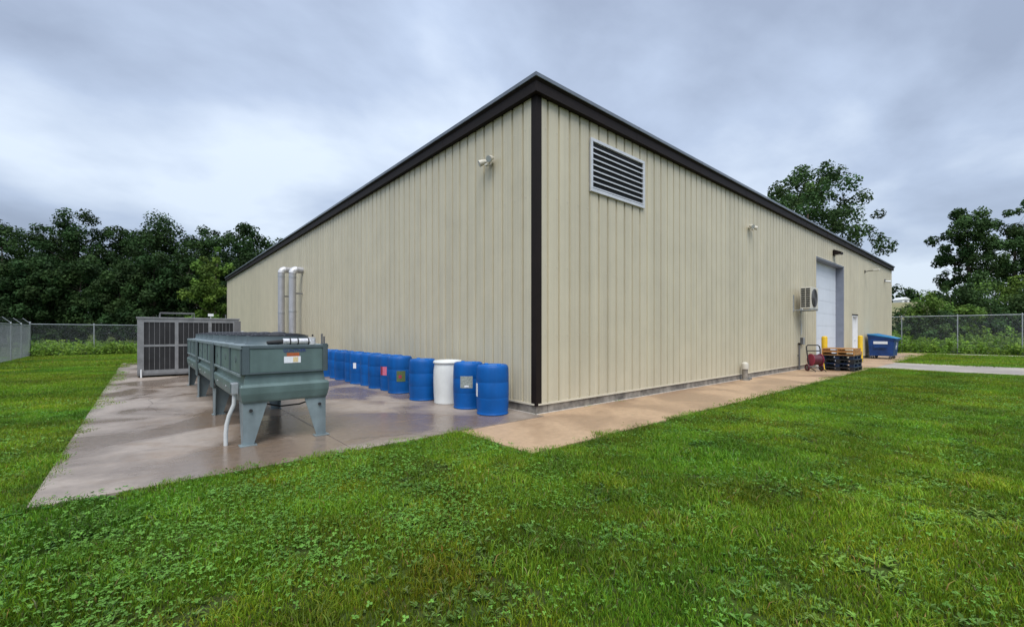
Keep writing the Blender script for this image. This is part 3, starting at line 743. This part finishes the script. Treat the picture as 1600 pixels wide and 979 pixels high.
pallet(px0+.05, py0+.01, .735, 'wood', 'topmost brown wooden pallet of the stack', 'stacked pallets', rad(2))
def bollard(x, y, label):
    t = thing('bollard', label, 'bollard', (x, y, 0), group='yellow bollards at the overhead door')
    MB().lathe([(.108,0),(.108,1.28),(.10,1.31),(.07,1.335),(0,1.345)], 20).build('post', M['yellow'], t, smooth=True)
    MB().lathe([(.16,0),(.16,.015),(.11,.02)], 20).build('base', M['found'], t)
bollard(16.55, -.42, 'yellow steel bollard behind the pallet stack')
bollard(22.35, -.55, 'yellow steel bollard in front of the white side door')

t = thing('dumpster', 'blue steel dumpster on casters with a light blue sloping lid', 'dumpster', (26.3, -1.33, 0))
DW, DD = 1.35, 1.18; z0, zf, zbk = .17, 1.12, 1.36
A = lambda x: [(x, .08, z0), (x, DD-.08, z0), (x, DD, zbk), (x, 0, zf)]
mb = MB(); mb.prism(A(0), (DW, 0, 0)); mb.build('body', M['dump'], t, bevel=.01)
rb = MB()
for x in (-.03, DW): rb.prism([(x,-.02,zf-.09),(x,DD+.02,zbk-.09),(x,DD+.02,zbk),(x,-.02,zf)], (.03,0,0))
rb.box(-.03,DW+.03,-.05,-.021,zf-.09,zf).build('rim', M['dump'], t)
MB().box(-.10,-.031,.35,DD-.3,.62,.74).build('lift_pocket', M['dump'], t, bevel=.006); MB().box(DW+.031,DW+.10,.35,DD-.3,.62,.74).build('lift_pocket', M['dump'], t, bevel=.006)
for k in (0, 1):
    a, b2 = (-.05, DW/2-.01) if k == 0 else (DW/2+.01, DW+.05)
    l = MB().prism([(a,-.09,zf+.012),(a,DD+.03,zbk+.012),(a,DD+.03,zbk+.05),(a,DD-.2,zbk+.06),(a,.1,zf+.10),(a,-.09,zf+.05)], (b2-a,0,0)).build('lid', M['lid'], t, bevel=.012)
    for j in (.25, .55): MB().prism([(a+j-.03,.15,zf+.118),(a+j-.03,DD-.25,zbk+.066),(a+j-.03,DD-.25,zbk+.078),(a+j-.03,.15,zf+.13)], (.06,0,0)).build('lid_rib', M['lid'], l)
cw = MB().cyl((-.025,0,.075),(.025,0,.075),.075,n=16).mesh('caster', M['rubber']); cf = MB().box(-.045,.045,-.04,.04,.151,.17).box(-.045,-.03,-.03,.03,.06,.151).box(.03,.045,-.03,.03,.06,.151).mesh('caster_fork', M['galv'])
for x in (.15, DW-.15):
    for y in (.2, DD-.2): c_ = obj('caster', cw, t, (x, y, 0)); obj('caster_fork', cf, c_)
MB().quad((-.004,.30,.84),(-.004,.30,.99),(-.004,.92,.99),(-.004,.92,.84)).build('white_lettering_panel', M['paper'], t)
yf = lambda z: .08*(1-(z-z0)/(zf-z0))
def fq(x0, x1, z_0, z_1, dx=0):
    return ((x0,yf(z_0)-.004,z_0),(x1,yf(z_0)-.004,z_0),(x1+dx,yf(z_1)-.004,z_1),(x0+dx,yf(z_1)-.004,z_1))
MB().quad(*fq(.55,.65,.55,.95,.12)).quad(*fq(.55,1.0,.66,.74)).quad(*fq(.9,.98,.52,.92)).build('white_mark', M['paper'], t)

# ------------------------------------------------------------------ chain-link fences
def fence(name, pts, h, label, arms=False, group=None, wr=.0015):
    """line posts, rails and woven wire between two points"""
    a, b = Vector((*pts[0], GZ)), Vector((*pts[1], GZ)); d = b-a; Ln = d.length; d.normalize(); nrm = Vector((-d.y, d.x, 0))
    t = thing(name, label, 'fence', (0,0,0), group=group)
    n = max(1, round(Ln/3.0))
    for k in range(n+1):
        p = a + d*(Ln*k/n); r = .045 if k in (0, n) else .032; hh = h+.12 if k in (0, n) else h+.06
        MB().cyl(p-Vector((0,0,.1)), p+Vector((0,0,hh)), r, n=10).cyl(p+Vector((0,0,hh)), p+Vector((0,0,hh+.03)), r*1.2, r*.5, n=10).build('post', M['galv'], t, smooth=True)
        if arms: MB().tube([p+Vector((0,0,hh)), p+Vector((0,0,hh+.32))+nrm*.32], .016, 6).build('barb_arm', M['galv'], t)
    MB().cyl(a+Vector((0,0,h)), b+Vector((0,0,h)), .026, n=8).build('top_rail', M['galv'], t, smooth=True)
    MB().cyl(a+Vector((0,0,.12)), b+Vector((0,0,.12)), .008, n=5).build('tension_wire', M['galv'], t)
    if arms:
        for q in (.1, .2, .3): MB().cyl(a+Vector((0,0,h+.06+q))+nrm*q, b+Vector((0,0,h+.06+q))+nrm*q, .006, n=4).build('barbed_wire', M['galv'], t)
    P = .068; mb = MB(); m = int(Ln/P); k = -int(h/P)
    up = Vector((0,0,1))
    for i in range(-int(h/P)-1, m+1):
        for s in (1, -1):
            x0 = i*P; x1 = x0 + h - .08
            if s < 0: f0, f1 = x1, x0
            else: f0, f1 = x0, x1
            z0_, z1_ = .06, h-.02
            # clip to span
            c0 = max(0, min(x0, x1)); c1 = min(Ln, max(x0, x1))
            if c1 - c0 < .02: continue
            def zz_(x):
                tt = (x-f0)/(f1-f0); return z0_ + (z1_-z0_)*tt
            p0 = a + d*c0 + up*zz_(c0); p1 = a + d*c1 + up*zz_(c1)
            mb.cyl(p0 + nrm*(.003*s), p1 + nrm*(.003*s), wr, n=3, caps=False)
    tag(mb.build('wire_mesh', M['galv'], t), kind='stuff')
    return t
fc = (-10.86, 34.9)
fence('chain_link_fence', ((-10.55, 14.5), fc), 1.98, 'galvanised chain-link fence with barbed wire arms beside the lawn', True, wr=.0026)
fence('chain_link_fence', (fc, (fc[0]+20, 41.6)), 2.05, 'chain-link fence below the dense wood behind the chiller')
fence('chain_link_fence', ((38.9, 6.0), (38.9, -30.0)), 2.72, 'tall chain-link fence beyond the dumpster in front of the bushes')

# ------------------------------------------------------------------ vegetation helpers
def leaf_mesh(name, C, Nn, S, tint, m, rng, asp=.62):
    n = len(C)
    Nn = Nn/np.linalg.norm(Nn, axis=1, keepdims=True)
    r = rng.normal(size=(n,3)); U = np.cross(Nn, r); U /= np.linalg.norm(U, axis=1, keepdims=True)+1e-9; Vv = np.cross(Nn, U)
    S = S[:,None]
    V4 = np.stack([C-U*S, C-Vv*S*asp+Nn*S*.12, C+U*S, C+Vv*S*asp+Nn*S*.12], 1).reshape(-1,3)
    me = bpy.data.meshes.new(name); me.vertices.add(4*n); me.vertices.foreach_set('co', V4.astype(np.float32).ravel())
    me.loops.add(4*n); me.loops.foreach_set('vertex_index', np.arange(4*n, dtype=np.int32))
    me.polygons.add(n); me.polygons.foreach_set('loop_start', np.arange(0, 4*n, 4, dtype=np.int32)); me.polygons.foreach_set('loop_total', np.full(n, 4, dtype=np.int32))
    ca = me.color_attributes.new('tint', 'FLOAT_COLOR', 'POINT')
    T = np.repeat(tint, 4, axis=0); ca.data.foreach_set('color', np.concatenate([T, np.ones((4*n,1))], 1).astype(np.float32).ravel())
    me.materials.append(m); me.update(); me.validate(); return me
def clump_leaves(centres, radii, per, size, rng, flat=.9, tvar=.4):
    C=[];Nn=[];S=[];T=[]
    for c, r in zip(centres, radii):
        k = max(12, int(per*(r/np.mean(radii))**2))
        d = rng.normal(size=(k,3)); d /= np.linalg.norm(d, axis=1, keepdims=True)
        rr = rng.random(k)**.42
        off = d*rr[:,None]*r; off[:,2] *= flat
        C.append(c+off); Nn.append(d*.8 + rng.normal(size=(k,3))*.7 + np.array([0,0,.55])); S.append(size*(.6+.8*rng.random(k)))
        b = 1 + tvar*(rng.random()-.5)*2; warm = rng.random()*.25
        tt = np.stack([b*(1+warm)*np.ones(k), b*np.ones(k), b*(1-warm*.5)*np.ones(k)], 1)*(.85+.3*rng.random((k,1))); T.append(tt)
    return np.concatenate(C), np.concatenate(Nn), np.concatenate(S), np.concatenate(T)
def tree(name, label, base, height, rad_, m, seed, crown0=.2, nclump=70, per=110, leaf=.16, cl=.30, gaps=0.0, lean=0, group=None, squash=1.0, cat='tree', trunk_r=None, shape=1.0, rough=.3):
    rng = np.random.default_rng(seed)
    t = thing(name, label, cat, (base.x, base.y, GZ), group=group)
    z0 = height*crown0; hc = height - z0
    cs = []; rs = []
    k = 0
    while len(cs) < nclump and k < nclump*30:
        k += 1
        d = rng.normal(size=3); d /= np.linalg.norm(d); q = rng.random()**(.35)
        u_ = (d[2]*q+1)/2
        prof_ = 1.0 - .35*max(0, u_-.45)*shape - .25*max(0, .35-u_)
        nz = 1 + rough*noise.noise(Vector((d[0]*1.6+seed*3.1, d[1]*1.6, d[2]*2.2)))*2
        p = np.array([d[0]*q*rad_*prof_*nz + lean*u_, d[1]*q*rad_*prof_*nz*squash, z0 + hc*u_])
        r = rad_*cl*(.6+.7*rng.random())
        p[2] = min(p[2], height - r*.62)
        if gaps and any(np.linalg.norm(p-c) < gaps*(r+r2) for c, r2 in zip(cs, rs)): continue
        cs.append(p); rs.append(r)
    C, Nn, S, T = clump_leaves(cs, rs, per, leaf, rng)
    crown = obj('crown', leaf_mesh('crown', C, Nn, S, T, m, rng), t)
    tr = trunk_r or height*.018
    mb = MB(); top = Vector((lean*.6, 0, height*.82)); pts = []; R2 = []
    for i in range(8):
        f = i/7; pts.append(Vector((top.x*f + .15*math.sin(seed+f*5)*f, .15*math.cos(seed*2+f*4)*f, -.15+(top.z+.15)*f))); R2.append(tr*(1.25-.25*min(1, f*6) - .85*f))
    mb.tube(pts, R2, 8); mb.build('trunk', M['bark'], t, smooth=True)
    mb = MB(); order = sorted(range(len(cs)), key=lambda i: -rs[i])[:max(8, nclump//2)]
    for i in order:
        c = Vector(cs[i]); zs_ = max(height*.12, c.z - .55*math.hypot(c.x, c.y) - .4); f = min(.95, max(0, zs_/top.z)); k = min(6, int(f*7)); s0 = pts[k].lerp(pts[k+1], f*7-k)
        mid = s0.lerp(c, .5) + Vector((0,0,-.06*(c-s0).length)); r0 = max(.02, tr*(1-f)*.42)
        mb.tube([s0, mid, c], [r0, r0*.6, r0*.2], 5)
    mb.build('limbs', M['bark'], t, smooth=True)
    return t

# ------------------------------------------------------------------ wood on the left
def T(px, Z, topy, halfpx, name, label, m, seed, **k):
    b = at(px, Z); return tree(name, label, b, hgt(topy, Z), halfpx*Z/FPX, m, seed, **k)
gw = 'trees of the wood behind the fence'
wl = 'dark green broadleaf tree in the dense wood behind the fence'
back = [(-60,62,352,62),(5,60,346,52),(75,58,345,50),(118,57,326,56),(190,60,352,46),(258,56,335,66),(325,60,350,46),(382,58,347,48),(432,62,358,42)]
for i, (px, Z, ty, hw) in enumerate(back):
    big = i == 3
    T(px, Z, ty, hw, 'broadleaf_tree', 'tallest open-crowned dark tree of the wood with sky showing between limbs' if big else wl, M['leafd'], 11+i, crown0=.08, nclump=90 if big else 150, per=150, leaf=.15, cl=.19 if big else .22, gaps=.22 if big else 0, group=gw, shape=.7, squash=.8, rough=.42)
front = [(-75,47,400,60),(-5,46,392,50),(60,45,405,44),(125,47,398,46),(185,46,420,42),(240,45,392,46),(296,47,400,36),(400,48,392,44),(455,50,400,34)]
for i, (px, Z, ty, hw) in enumerate(front):
    T(px, Z, ty, hw, 'broadleaf_tree', 'lower dark green tree at the front edge of the wood', M['leafd'], 31+i, crown0=.0, nclump=130, per=130, leaf=.14, cl=.23, group=gw, shape=.6, squash=.8, rough=.4)
T(338, 44.5, 382, 34, 'broadleaf_tree', 'yellow-green young tree in front of the dark wood near the building', M['leafl'], 71, crown0=.02, nclump=52, per=110, leaf=.15, cl=.28, gaps=.22, shape=.8, rough=.45)
# ------------------------------------------------------------------ right-hand trees
T(1258, 56, 250, 112, 'cottonwood_tree', 'big dark green tree rising behind the building roof', M['leafm'], 91, crown0=.30, nclump=130, per=170, leaf=.17, cl=.125, gaps=.26, shape=.75, lean=1.0, rough=.42, squash=.8)
gt = 'tall trees beyond the right-hand fence'
for i, (px, Z, ty, hw) in enumerate([(1512,50,318,52),(1588,52,306,52),(1650,50,315,50)]):
    T(px, Z, ty, hw, 'cottonwood_tree', ('tall dark green tree beyond the tall fence, the closest of its row to the building', 'tall dark green tree beyond the tall fence, between two like it', 'tall dark green tree beyond the tall fence, farthest of its row from the building')[i], M['leafm'], 101+i, crown0=.15, nclump=95, per=170, leaf=.14, cl=.19, gaps=.2, group=gt, shape=.4, rough=.35, squash=.8)
gb = 'bushes behind the right-hand fence'
bs = [(1420,44,482,26),(1452,42,462,28),(1488,43,455,28),(1530,42,446,32),(1575,42,432,36),(1622,42,428,36),(1470,40,492,24),(1508,39.5,484,24),(1550,39.5,474,26),(1596,39.5,468,28),(1640,40,470,28),(1436,40.5,500,20)]
for i, (px, Z, ty, hw) in enumerate(bs):
    T(px, Z, ty-8, hw*1.1, 'bush', 'leafy olive green bush in the hedge bank behind the tall fence', (M['leafm'], M['leafl'])[i % 3 == 1], 131+i, crown0=.0, nclump=46, per=95, leaf=.11, cl=.34, group=gb, shape=.7, cat='bush', trunk_r=.05, squash=.9, rough=.4)
gf = 'far trees on the rise'
for i, (px, Z, ty, hw) in enumerate([(1392,150,446,24),(1418,155,449,22),(1441,150,455,20),(1462,145,462,18),(1366,150,440,26),(1486,140,466,20)]):
    T(px, Z, ty, hw, 'far_tree', 'small distant dark tree on the dry rise beyond the building corner', M['leafd'], 161+i, crown0=.0, nclump=46, per=60, leaf=.42, cl=.30, group=gf, shape=.6)
# far white shed on the rise
p = at(1408, 124); t = thing('shed', 'tiny white far-off shed on the dry rise', 'shed', (p.x, p.y, 9.3), math.atan2(RGT.y, RGT.x))
MB().box(-1.0,1.0,-1.5,1.5,-.6,1.5).build('wall', M['white'], t)
MB().prism([(-1.2,-1.7,1.5),(1.2,-1.7,1.5),(0,-1.7,2.2)], (0,3.4,0)).build('roof', M['white'], t)
MB().box(-.4,.4,-1.53,-1.501,-.6,1.2).build('door', M['galvd'], t)

# ------------------------------------------------------------------ rough weeds along the fences
def weeds(name, label, pts, hmin, hmax, m, seed, per=26, leaf=.06, spread=.28):
    rng = np.random.default_rng(seed); C=[];Nn=[];S=[];Tt=[]
    for x, y in pts:
        h = hmin + (hmax-hmin)*rng.random()**1.5 * (.6+.8*max(0, noise.noise(Vector((x*.25, y*.25, seed)))+.4))
        k = int(per*(.6+.8*rng.random())); f = rng.random(k)**.7
        a = rng.random(k)*6.283; r = spread*np.sqrt(rng.random(k))*(1.1-.6*f)
        C.append(np.stack([x+r*np.cos(a), y+r*np.sin(a), GZ+.02+h*f], 1)); Nn.append(rng.normal(size=(k,3))*.6+np.array([0,0,.8])); S.append(leaf*(.6+.9*rng.random(k)))
        b = .75+.5*rng.random(); wv = rng.random()*.3
        Tt.append(np.tile([b*(1+wv), b, b*.9], (k,1))*(.85+.3*rng.random((k,1))))
    o = obj(name, leaf_mesh(name, np.concatenate(C), np.concatenate(Nn), np.concatenate(S), np.concatenate(Tt), m, rng, .5))
    return tag(o, label, 'weeds', kind='stuff')
rng = random.Random(5)
pts = [(rng.uniform(-11.5, 0), 35.6 + rng.uniform(-1.6, 7)) for _ in range(1500)]
pts = [p for p in pts if p[1] < 34.9 + (p[0]+10.86)*.335 + 6.5 and p[1] > 34.2 + (p[0]+10.86)*.06 + .6*noise.noise(Vector((p[0]*.5, 0, 0)))]
weeds('weed_strip', 'rough bright green weeds under the back fence by the wood', pts, .25, .95, M['weed'], 3, leaf=.07)
pts = [(38.2 + rng.random()**1.3*6.5, rng.uniform(-26, 8)) for _ in range(2600)]
weeds('weed_strip', 'rough bright green weeds under the tall fence by the bushes', pts, .3, 1.5, M['weed'], 4, leaf=.075, per=30)

# ------------------------------------------------------------------ lawn: grass blades and clover, scattered in the world
def blade_patch(name, n, size, h0, h1, w0, m, seed, lean=.55):
    r = np.random.default_rng(seed); V=[];F=[]
    x = (r.random(n)-.5)*size; y = (r.random(n)-.5)*size; a = r.random(n)*6.283; h = h0+(h1-h0)*r.random(n)**1.3; w = w0*(.7+.6*r.random(n)); ln = lean*(.2+r.random(n)); la = r.random(n)*6.283
    ca, sa = np.cos(a), np.sin(a); cl, sl_ = np.cos(la), np.sin(la)
    z = np.zeros(n)
    mx = x+cl*h*ln*.35; my = y+sl_*h*ln*.35; tx = x+cl*h*ln; ty = y+sl_*h*ln
    V = np.stack([np.stack([x-ca*w, y-sa*w, z],1), np.stack([x+ca*w, y+sa*w, z],1), np.stack([mx+ca*w*.8, my+sa*w*.8, h*.6],1), np.stack([mx-ca*w*.8, my-sa*w*.8, h*.6],1), np.stack([tx, ty, h*(1-.25*ln)],1)], 1).reshape(-1,3)
    b = np.arange(n)*5
    me = bpy.data.meshes.new(name)
    me.vertices.add(5*n); me.vertices.foreach_set('co', V.astype(np.float32).ravel())
    idx = np.stack([b,b+1,b+2,b+3,b+3,b+2,b+4],1).ravel().astype(np.int32)
    me.loops.add(7*n); me.loops.foreach_set('vertex_index', idx)
    me.polygons.add(2*n); me.polygons.foreach_set('loop_start', np.stack([np.arange(n)*7, np.arange(n)*7+4],1).ravel().astype(np.int32)); me.polygons.foreach_set('loop_total', np.tile([4,3], n).astype(np.int32))
    at_ = me.color_attributes.new('tint', 'FLOAT_COLOR', 'POINT')
    br = (.7+.6*r.random(n)); yl_ = r.random(n)**3*.8
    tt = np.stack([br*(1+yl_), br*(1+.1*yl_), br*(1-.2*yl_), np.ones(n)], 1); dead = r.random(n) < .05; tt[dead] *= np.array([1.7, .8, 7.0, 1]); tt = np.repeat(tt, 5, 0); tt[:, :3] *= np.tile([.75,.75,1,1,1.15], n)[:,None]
    at_.data.foreach_set('color', tt.astype(np.float32).ravel())
    me.materials.append(m); me.update(); me.validate(); return me
def clover_patch(name, n, size, m, seed):
    r = random.Random(seed); mb = MB()
    tl = []
    for _ in range(n):
        x, y = r.gauss(0, size*.28), r.gauss(0, size*.28); h = r.uniform(.03, .058); a0 = r.random()*6.28; s = r.uniform(.004, .0085); tz = Vector((r.gauss(0,.3), r.gauss(0,.3), 1)).normalized()
        ax = tz.orthogonal().normalized(); ay = tz.cross(ax); c = Vector((x, y, h)); br = r.uniform(.8, 1.25)
        for j in range(3):
            a = a0 + j*2.094; d = ax*math.cos(a)+ay*math.sin(a); e_ = tz.cross(d); b0 = len(mb.v)
            pts_ = [c, c+d*s*.7-e_*s*.7+tz*s*.15, c+d*s*1.7-e_*s*.55, c+d*s*1.75+e_*s*.55, c+d*s*.7+e_*s*.7+tz*s*.15]
            mb.v += [tuple(p) for p in pts_]; mb.f.append(tuple(range(b0, b0+5))); tl += [br]*5
    me = mb.mesh(name, m); ca = me.color_attributes.new('tint', 'FLOAT_COLOR', 'POINT')
    ca.data.foreach_set('color', np.array([[b, b, b, 1] for b in tl], dtype=np.float32).ravel()); return me
def grass_mat(name, col, rough, trans):
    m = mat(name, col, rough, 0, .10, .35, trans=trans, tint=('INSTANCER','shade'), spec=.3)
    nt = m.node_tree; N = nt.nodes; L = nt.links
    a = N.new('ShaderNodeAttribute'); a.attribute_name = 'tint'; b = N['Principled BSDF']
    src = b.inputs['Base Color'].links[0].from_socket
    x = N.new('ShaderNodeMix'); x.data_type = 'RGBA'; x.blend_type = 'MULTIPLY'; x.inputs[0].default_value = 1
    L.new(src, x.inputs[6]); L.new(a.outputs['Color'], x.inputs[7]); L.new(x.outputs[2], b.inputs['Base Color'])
    tr = [n for n in N if n.type == 'BSDF_TRANSLUCENT']
    if tr: L.new(x.outputs[2], tr[0].inputs[0])
    return m
M['grass'] = grass_mat('grass_blades', (.130,.280,.013), .55, .28)
M['clover'] = grass_mat('clover_leaves', (.12,.27,.035), .5, .2)
def scatter(name, label, cat, meshes, P, rot, scl, idx, shade):
    col = bpy.data.collections.new(name+'_kinds')
    for k, me in enumerate(meshes):
        o = bpy.data.objects.new('%s_kind_%d' % (name, k), me); col.objects.link(o)
    me = bpy.data.meshes.new(name); me.vertices.add(len(P)); me.vertices.foreach_set('co', np.asarray(P, dtype=np.float32).ravel())
    for nm, tp, dat in (('rot','FLOAT',rot),('scl','FLOAT',scl),('idx','INT',idx)):
        a = me.attributes.new(nm, tp, 'POINT'); a.data.foreach_set('value', np.asarray(dat, dtype=np.float32 if tp == 'FLOAT' else np.int32))
    a = me.attributes.new('shade', 'FLOAT_COLOR', 'POINT'); a.data.foreach_set('color', np.asarray(shade, dtype=np.float32).ravel())
    o = obj(name, me); tag(o, label, cat, kind='stuff')
    ng = bpy.data.node_groups.new(name, 'GeometryNodeTree'); ng.interface.new_socket('Geometry', in_out='INPUT', socket_type='NodeSocketGeometry'); ng.interface.new_socket('Geometry', in_out='OUTPUT', socket_type='NodeSocketGeometry')
    N = ng.nodes; L = ng.links
    gi = N.new('NodeGroupInput'); go = N.new('NodeGroupOutput'); ip = N.new('GeometryNodeInstanceOnPoints'); ci = N.new('GeometryNodeCollectionInfo')
    ci.inputs['Collection'].default_value = col; ci.inputs['Separate Children'].default_value = True; ci.inputs['Reset Children'].default_value = True
    def attr(nm, tp):
        n = N.new('GeometryNodeInputNamedAttribute'); n.data_type = tp; n.inputs['Name'].default_value = nm; return n.outputs['Attribute']
    L.new(gi.outputs[0], ip.inputs['Points']); L.new(ci.outputs[0], ip.inputs['Instance']); ip.inputs['Pick Instance'].default_value = True
    L.new(attr('idx','INT'), ip.inputs['Instance Index'])
    cx_ = N.new('ShaderNodeCombineXYZ'); L.new(attr('rot','FLOAT'), cx_.inputs[2]); L.new(cx_.outputs[0], ip.inputs['Rotation'])
    L.new(attr('scl','FLOAT'), ip.inputs['Scale'])
    L.new(ip.outputs[0], go.inputs[0])
    md = o.modifiers.new('scatter', 'NODES'); md.node_group = ng
    return o
def lawn_ok(x, y):
    if paved(x, y, .035): return False
    if y > 34.4 + (x+10.86)*.1 and x < 1: return False
    if x > 38.0 or x < -24: return False
    return True
def in_view(x, y, zmin, zmax, mg=1.06):
    v = Vector((x-CAM.x, y-CAM.y, 0)); Z = v.dot(FWD)
    return zmin < Z < zmax and abs(v.dot(RGT)) < (Z*800/FPX)*mg + 1.2
def shade_at(x, y):
    n1_ = noise.noise(Vector((x*.10, y*.55, 1.7))); n2_ = noise.noise(Vector((x*1.1, y*1.1, 5.1))); n3_ = noise.noise(Vector((x*3.5, y*3.5, 9.1)))
    st = noise.noise(Vector((x*.12+3, y*1.3, 12)))
    br = .90 + .26*n1_ + .42*n2_ + .55*n3_ + .22*st; ye = 1 + .42*noise.noise(Vector((x*.45, y*.45, 20))) + .5*max(0, noise.noise(Vector((x*1.9, y*1.9, 33))))  # leaf tone and mowing streaks; the finest noise also paints shadow between tufts
    return (max(.25, br*ye), max(.3, br), max(.3, br*(1.1-.3*(ye-1))), 1)
def clover_at(x, y):
    return noise.noise(Vector((x*.28+4, y*.60+2, 7.7))) + .55*noise.noise(Vector((x*1.3, y*1.3, 2.2)))
def lawn_field(name, label, kinds, cell, zmin, zmax, s0, s1, seed, z=GZ):
    r = random.Random(seed); P=[];ro=[];sc=[];ix=[];sh=[]
    X0, X1, Y0, Y1 = -34, 46, -42, 44
    nx_, ny_ = int((X1-X0)/cell), int((Y1-Y0)/cell)
    for i in range(nx_):
        for j in range(ny_):
            x = X0+(i+.15+.7*r.random())*cell; y = Y0+(j+.15+.7*r.random())*cell
            if not in_view(x, y, zmin, zmax) or not lawn_ok(x, y): continue
            P.append((x, y, z)); ro.append(r.random()*6.283); sc.append((s0+(s1-s0)*r.random())*(1+.35*noise.noise(Vector((x*1.6, y*1.6, 4))))); ix.append(r.randrange(len(kinds))); sh.append(shade_at(x, y))
    return scatter(name, label, 'grass', kinds, P, ro, sc, ix, sh)
def rosette_patch(name, n, size, m, seed):
    # low broad-leaved weeds: each plant a ring of long oval leaves
    r = random.Random(seed); mb = MB(); tl = []
    for _ in range(n):
        x, y = r.uniform(-.5, .5)*size, r.uniform(-.5, .5)*size; br = r.uniform(.75, 1.15)
        for j in range(r.randrange(4, 8)):
            a = r.random()*6.28; ln = r.uniform(.018, .045); w = ln*r.uniform(.16, .26); up = r.uniform(.25, .9)
            d = Vector((math.cos(a), math.sin(a), 0)); e2 = Vector((-d.y, d.x, 0)); c = Vector((x, y, .012)); b0 = len(mb.v)
            q = [c, c+d*ln*.5-e2*w+Vector((0,0,ln*up*.6)), c+d*ln+Vector((0,0,ln*up*.75)), c+d*ln*.5+e2*w+Vector((0,0,ln*up*.6))]
            mb.v += [tuple(p) for p in q]; mb.f.append((b0, b0+1, b0+2, b0+3)); tl += [br*.8, br, br*1.1, br]
    me = mb.mesh(name, m); ca = me.color_attributes.new('tint', 'FLOAT_COLOR', 'POINT')
    ca.data.foreach_set('color', np.array([[b, b, b, 1] for b in tl], dtype=np.float32).ravel()); return me
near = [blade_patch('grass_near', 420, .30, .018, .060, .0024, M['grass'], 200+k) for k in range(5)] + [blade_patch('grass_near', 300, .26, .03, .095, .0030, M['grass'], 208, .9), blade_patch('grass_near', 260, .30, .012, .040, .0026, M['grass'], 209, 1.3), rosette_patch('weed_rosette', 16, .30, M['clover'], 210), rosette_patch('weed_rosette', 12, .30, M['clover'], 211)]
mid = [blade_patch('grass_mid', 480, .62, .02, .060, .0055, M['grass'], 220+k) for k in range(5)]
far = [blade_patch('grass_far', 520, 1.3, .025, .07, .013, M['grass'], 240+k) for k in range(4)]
lawn_field('lawn_grass', 'short mown green grass close in front of the pad', near, .15, 1.4, 9.0, .75, 1.25, 1)
lawn_field('lawn_grass', 'short mown green grass between the sidewalk and the driveway', mid, .30, 8.8, 19, .75, 1.25, 2)
lawn_field('lawn_grass', 'short mown green grass out towards the fences', far, .62, 18.8, 46, .75, 1.25, 3)
ck = [clover_patch('clover_patch', 24, .34, M['clover'], 300+k) for k in range(6)]
r = random.Random(9); P=[];ro=[];sc=[];ix=[];sh=[]
for _ in range(42000):
    x, y = r.uniform(-16, 18), r.uniform(-14, 8)
    if not in_view(x, y, 1.4, 15) or not lawn_ok(x, y): continue
    c = clover_at(x, y)
    if r.random() > .09 + max(0, c-.05)*1.4: continue
    P.append((x, y, GZ-.005)); ro.append(r.random()*6.283); sc.append(r.uniform(.75, 1.3)); ix.append(r.randrange(6)); b = r.uniform(.8, 1.25); sh.append((b, b, b, 1))
scatter('clover', 'patches of small round clover leaves in the lawn', 'clover', ck, P, ro, sc, ix, sh)
# long ragged tufts hanging over the slab edges
tk = [blade_patch('edge_grass', 50, .16, .03, .09, .0028, M['grass'], 320+k, 1.0) for k in range(4)]
P=[];ro=[];sc=[];ix=[];sh=[]
def edge(a, b, nrm, den=9):
    a = Vector(a); b = Vector(b); Ln = (b-a).length
    for _ in range(int(Ln*den)):
        p = a.lerp(b, r.random()) + Vector(nrm)*r.uniform(.0, .10)
        if paved(p.x, p.y, .01): continue
        P.append((p.x, p.y, GZ)); ro.append(r.random()*6.283); sc.append(r.uniform(.5, 1.2)); ix.append(r.randrange(4)); s = shade_at(p.x, p.y); sh.append(tuple(c*.75 for c in s[:3])+(1,))
edge((-6.24,-.2),(-1.8,-.2),(0,-1)); edge((-1.8,-.2),(-1.8,-1.8),(-1,0)); edge((-1.8,-1.8),(18,-1.8),(0,-1)); edge((-6.24,-.2),(-6.24,22.6),(-1,0)); edge((22.9,-1.8),(36,-1.8),(0,-1),5); edge((-6.24,22.6),(0,22.6),(0,1),5)
scatter('edge_grass', 'longer grass tufts hanging over the slab edges', 'grass', tk, P, ro, sc, ix, sh)
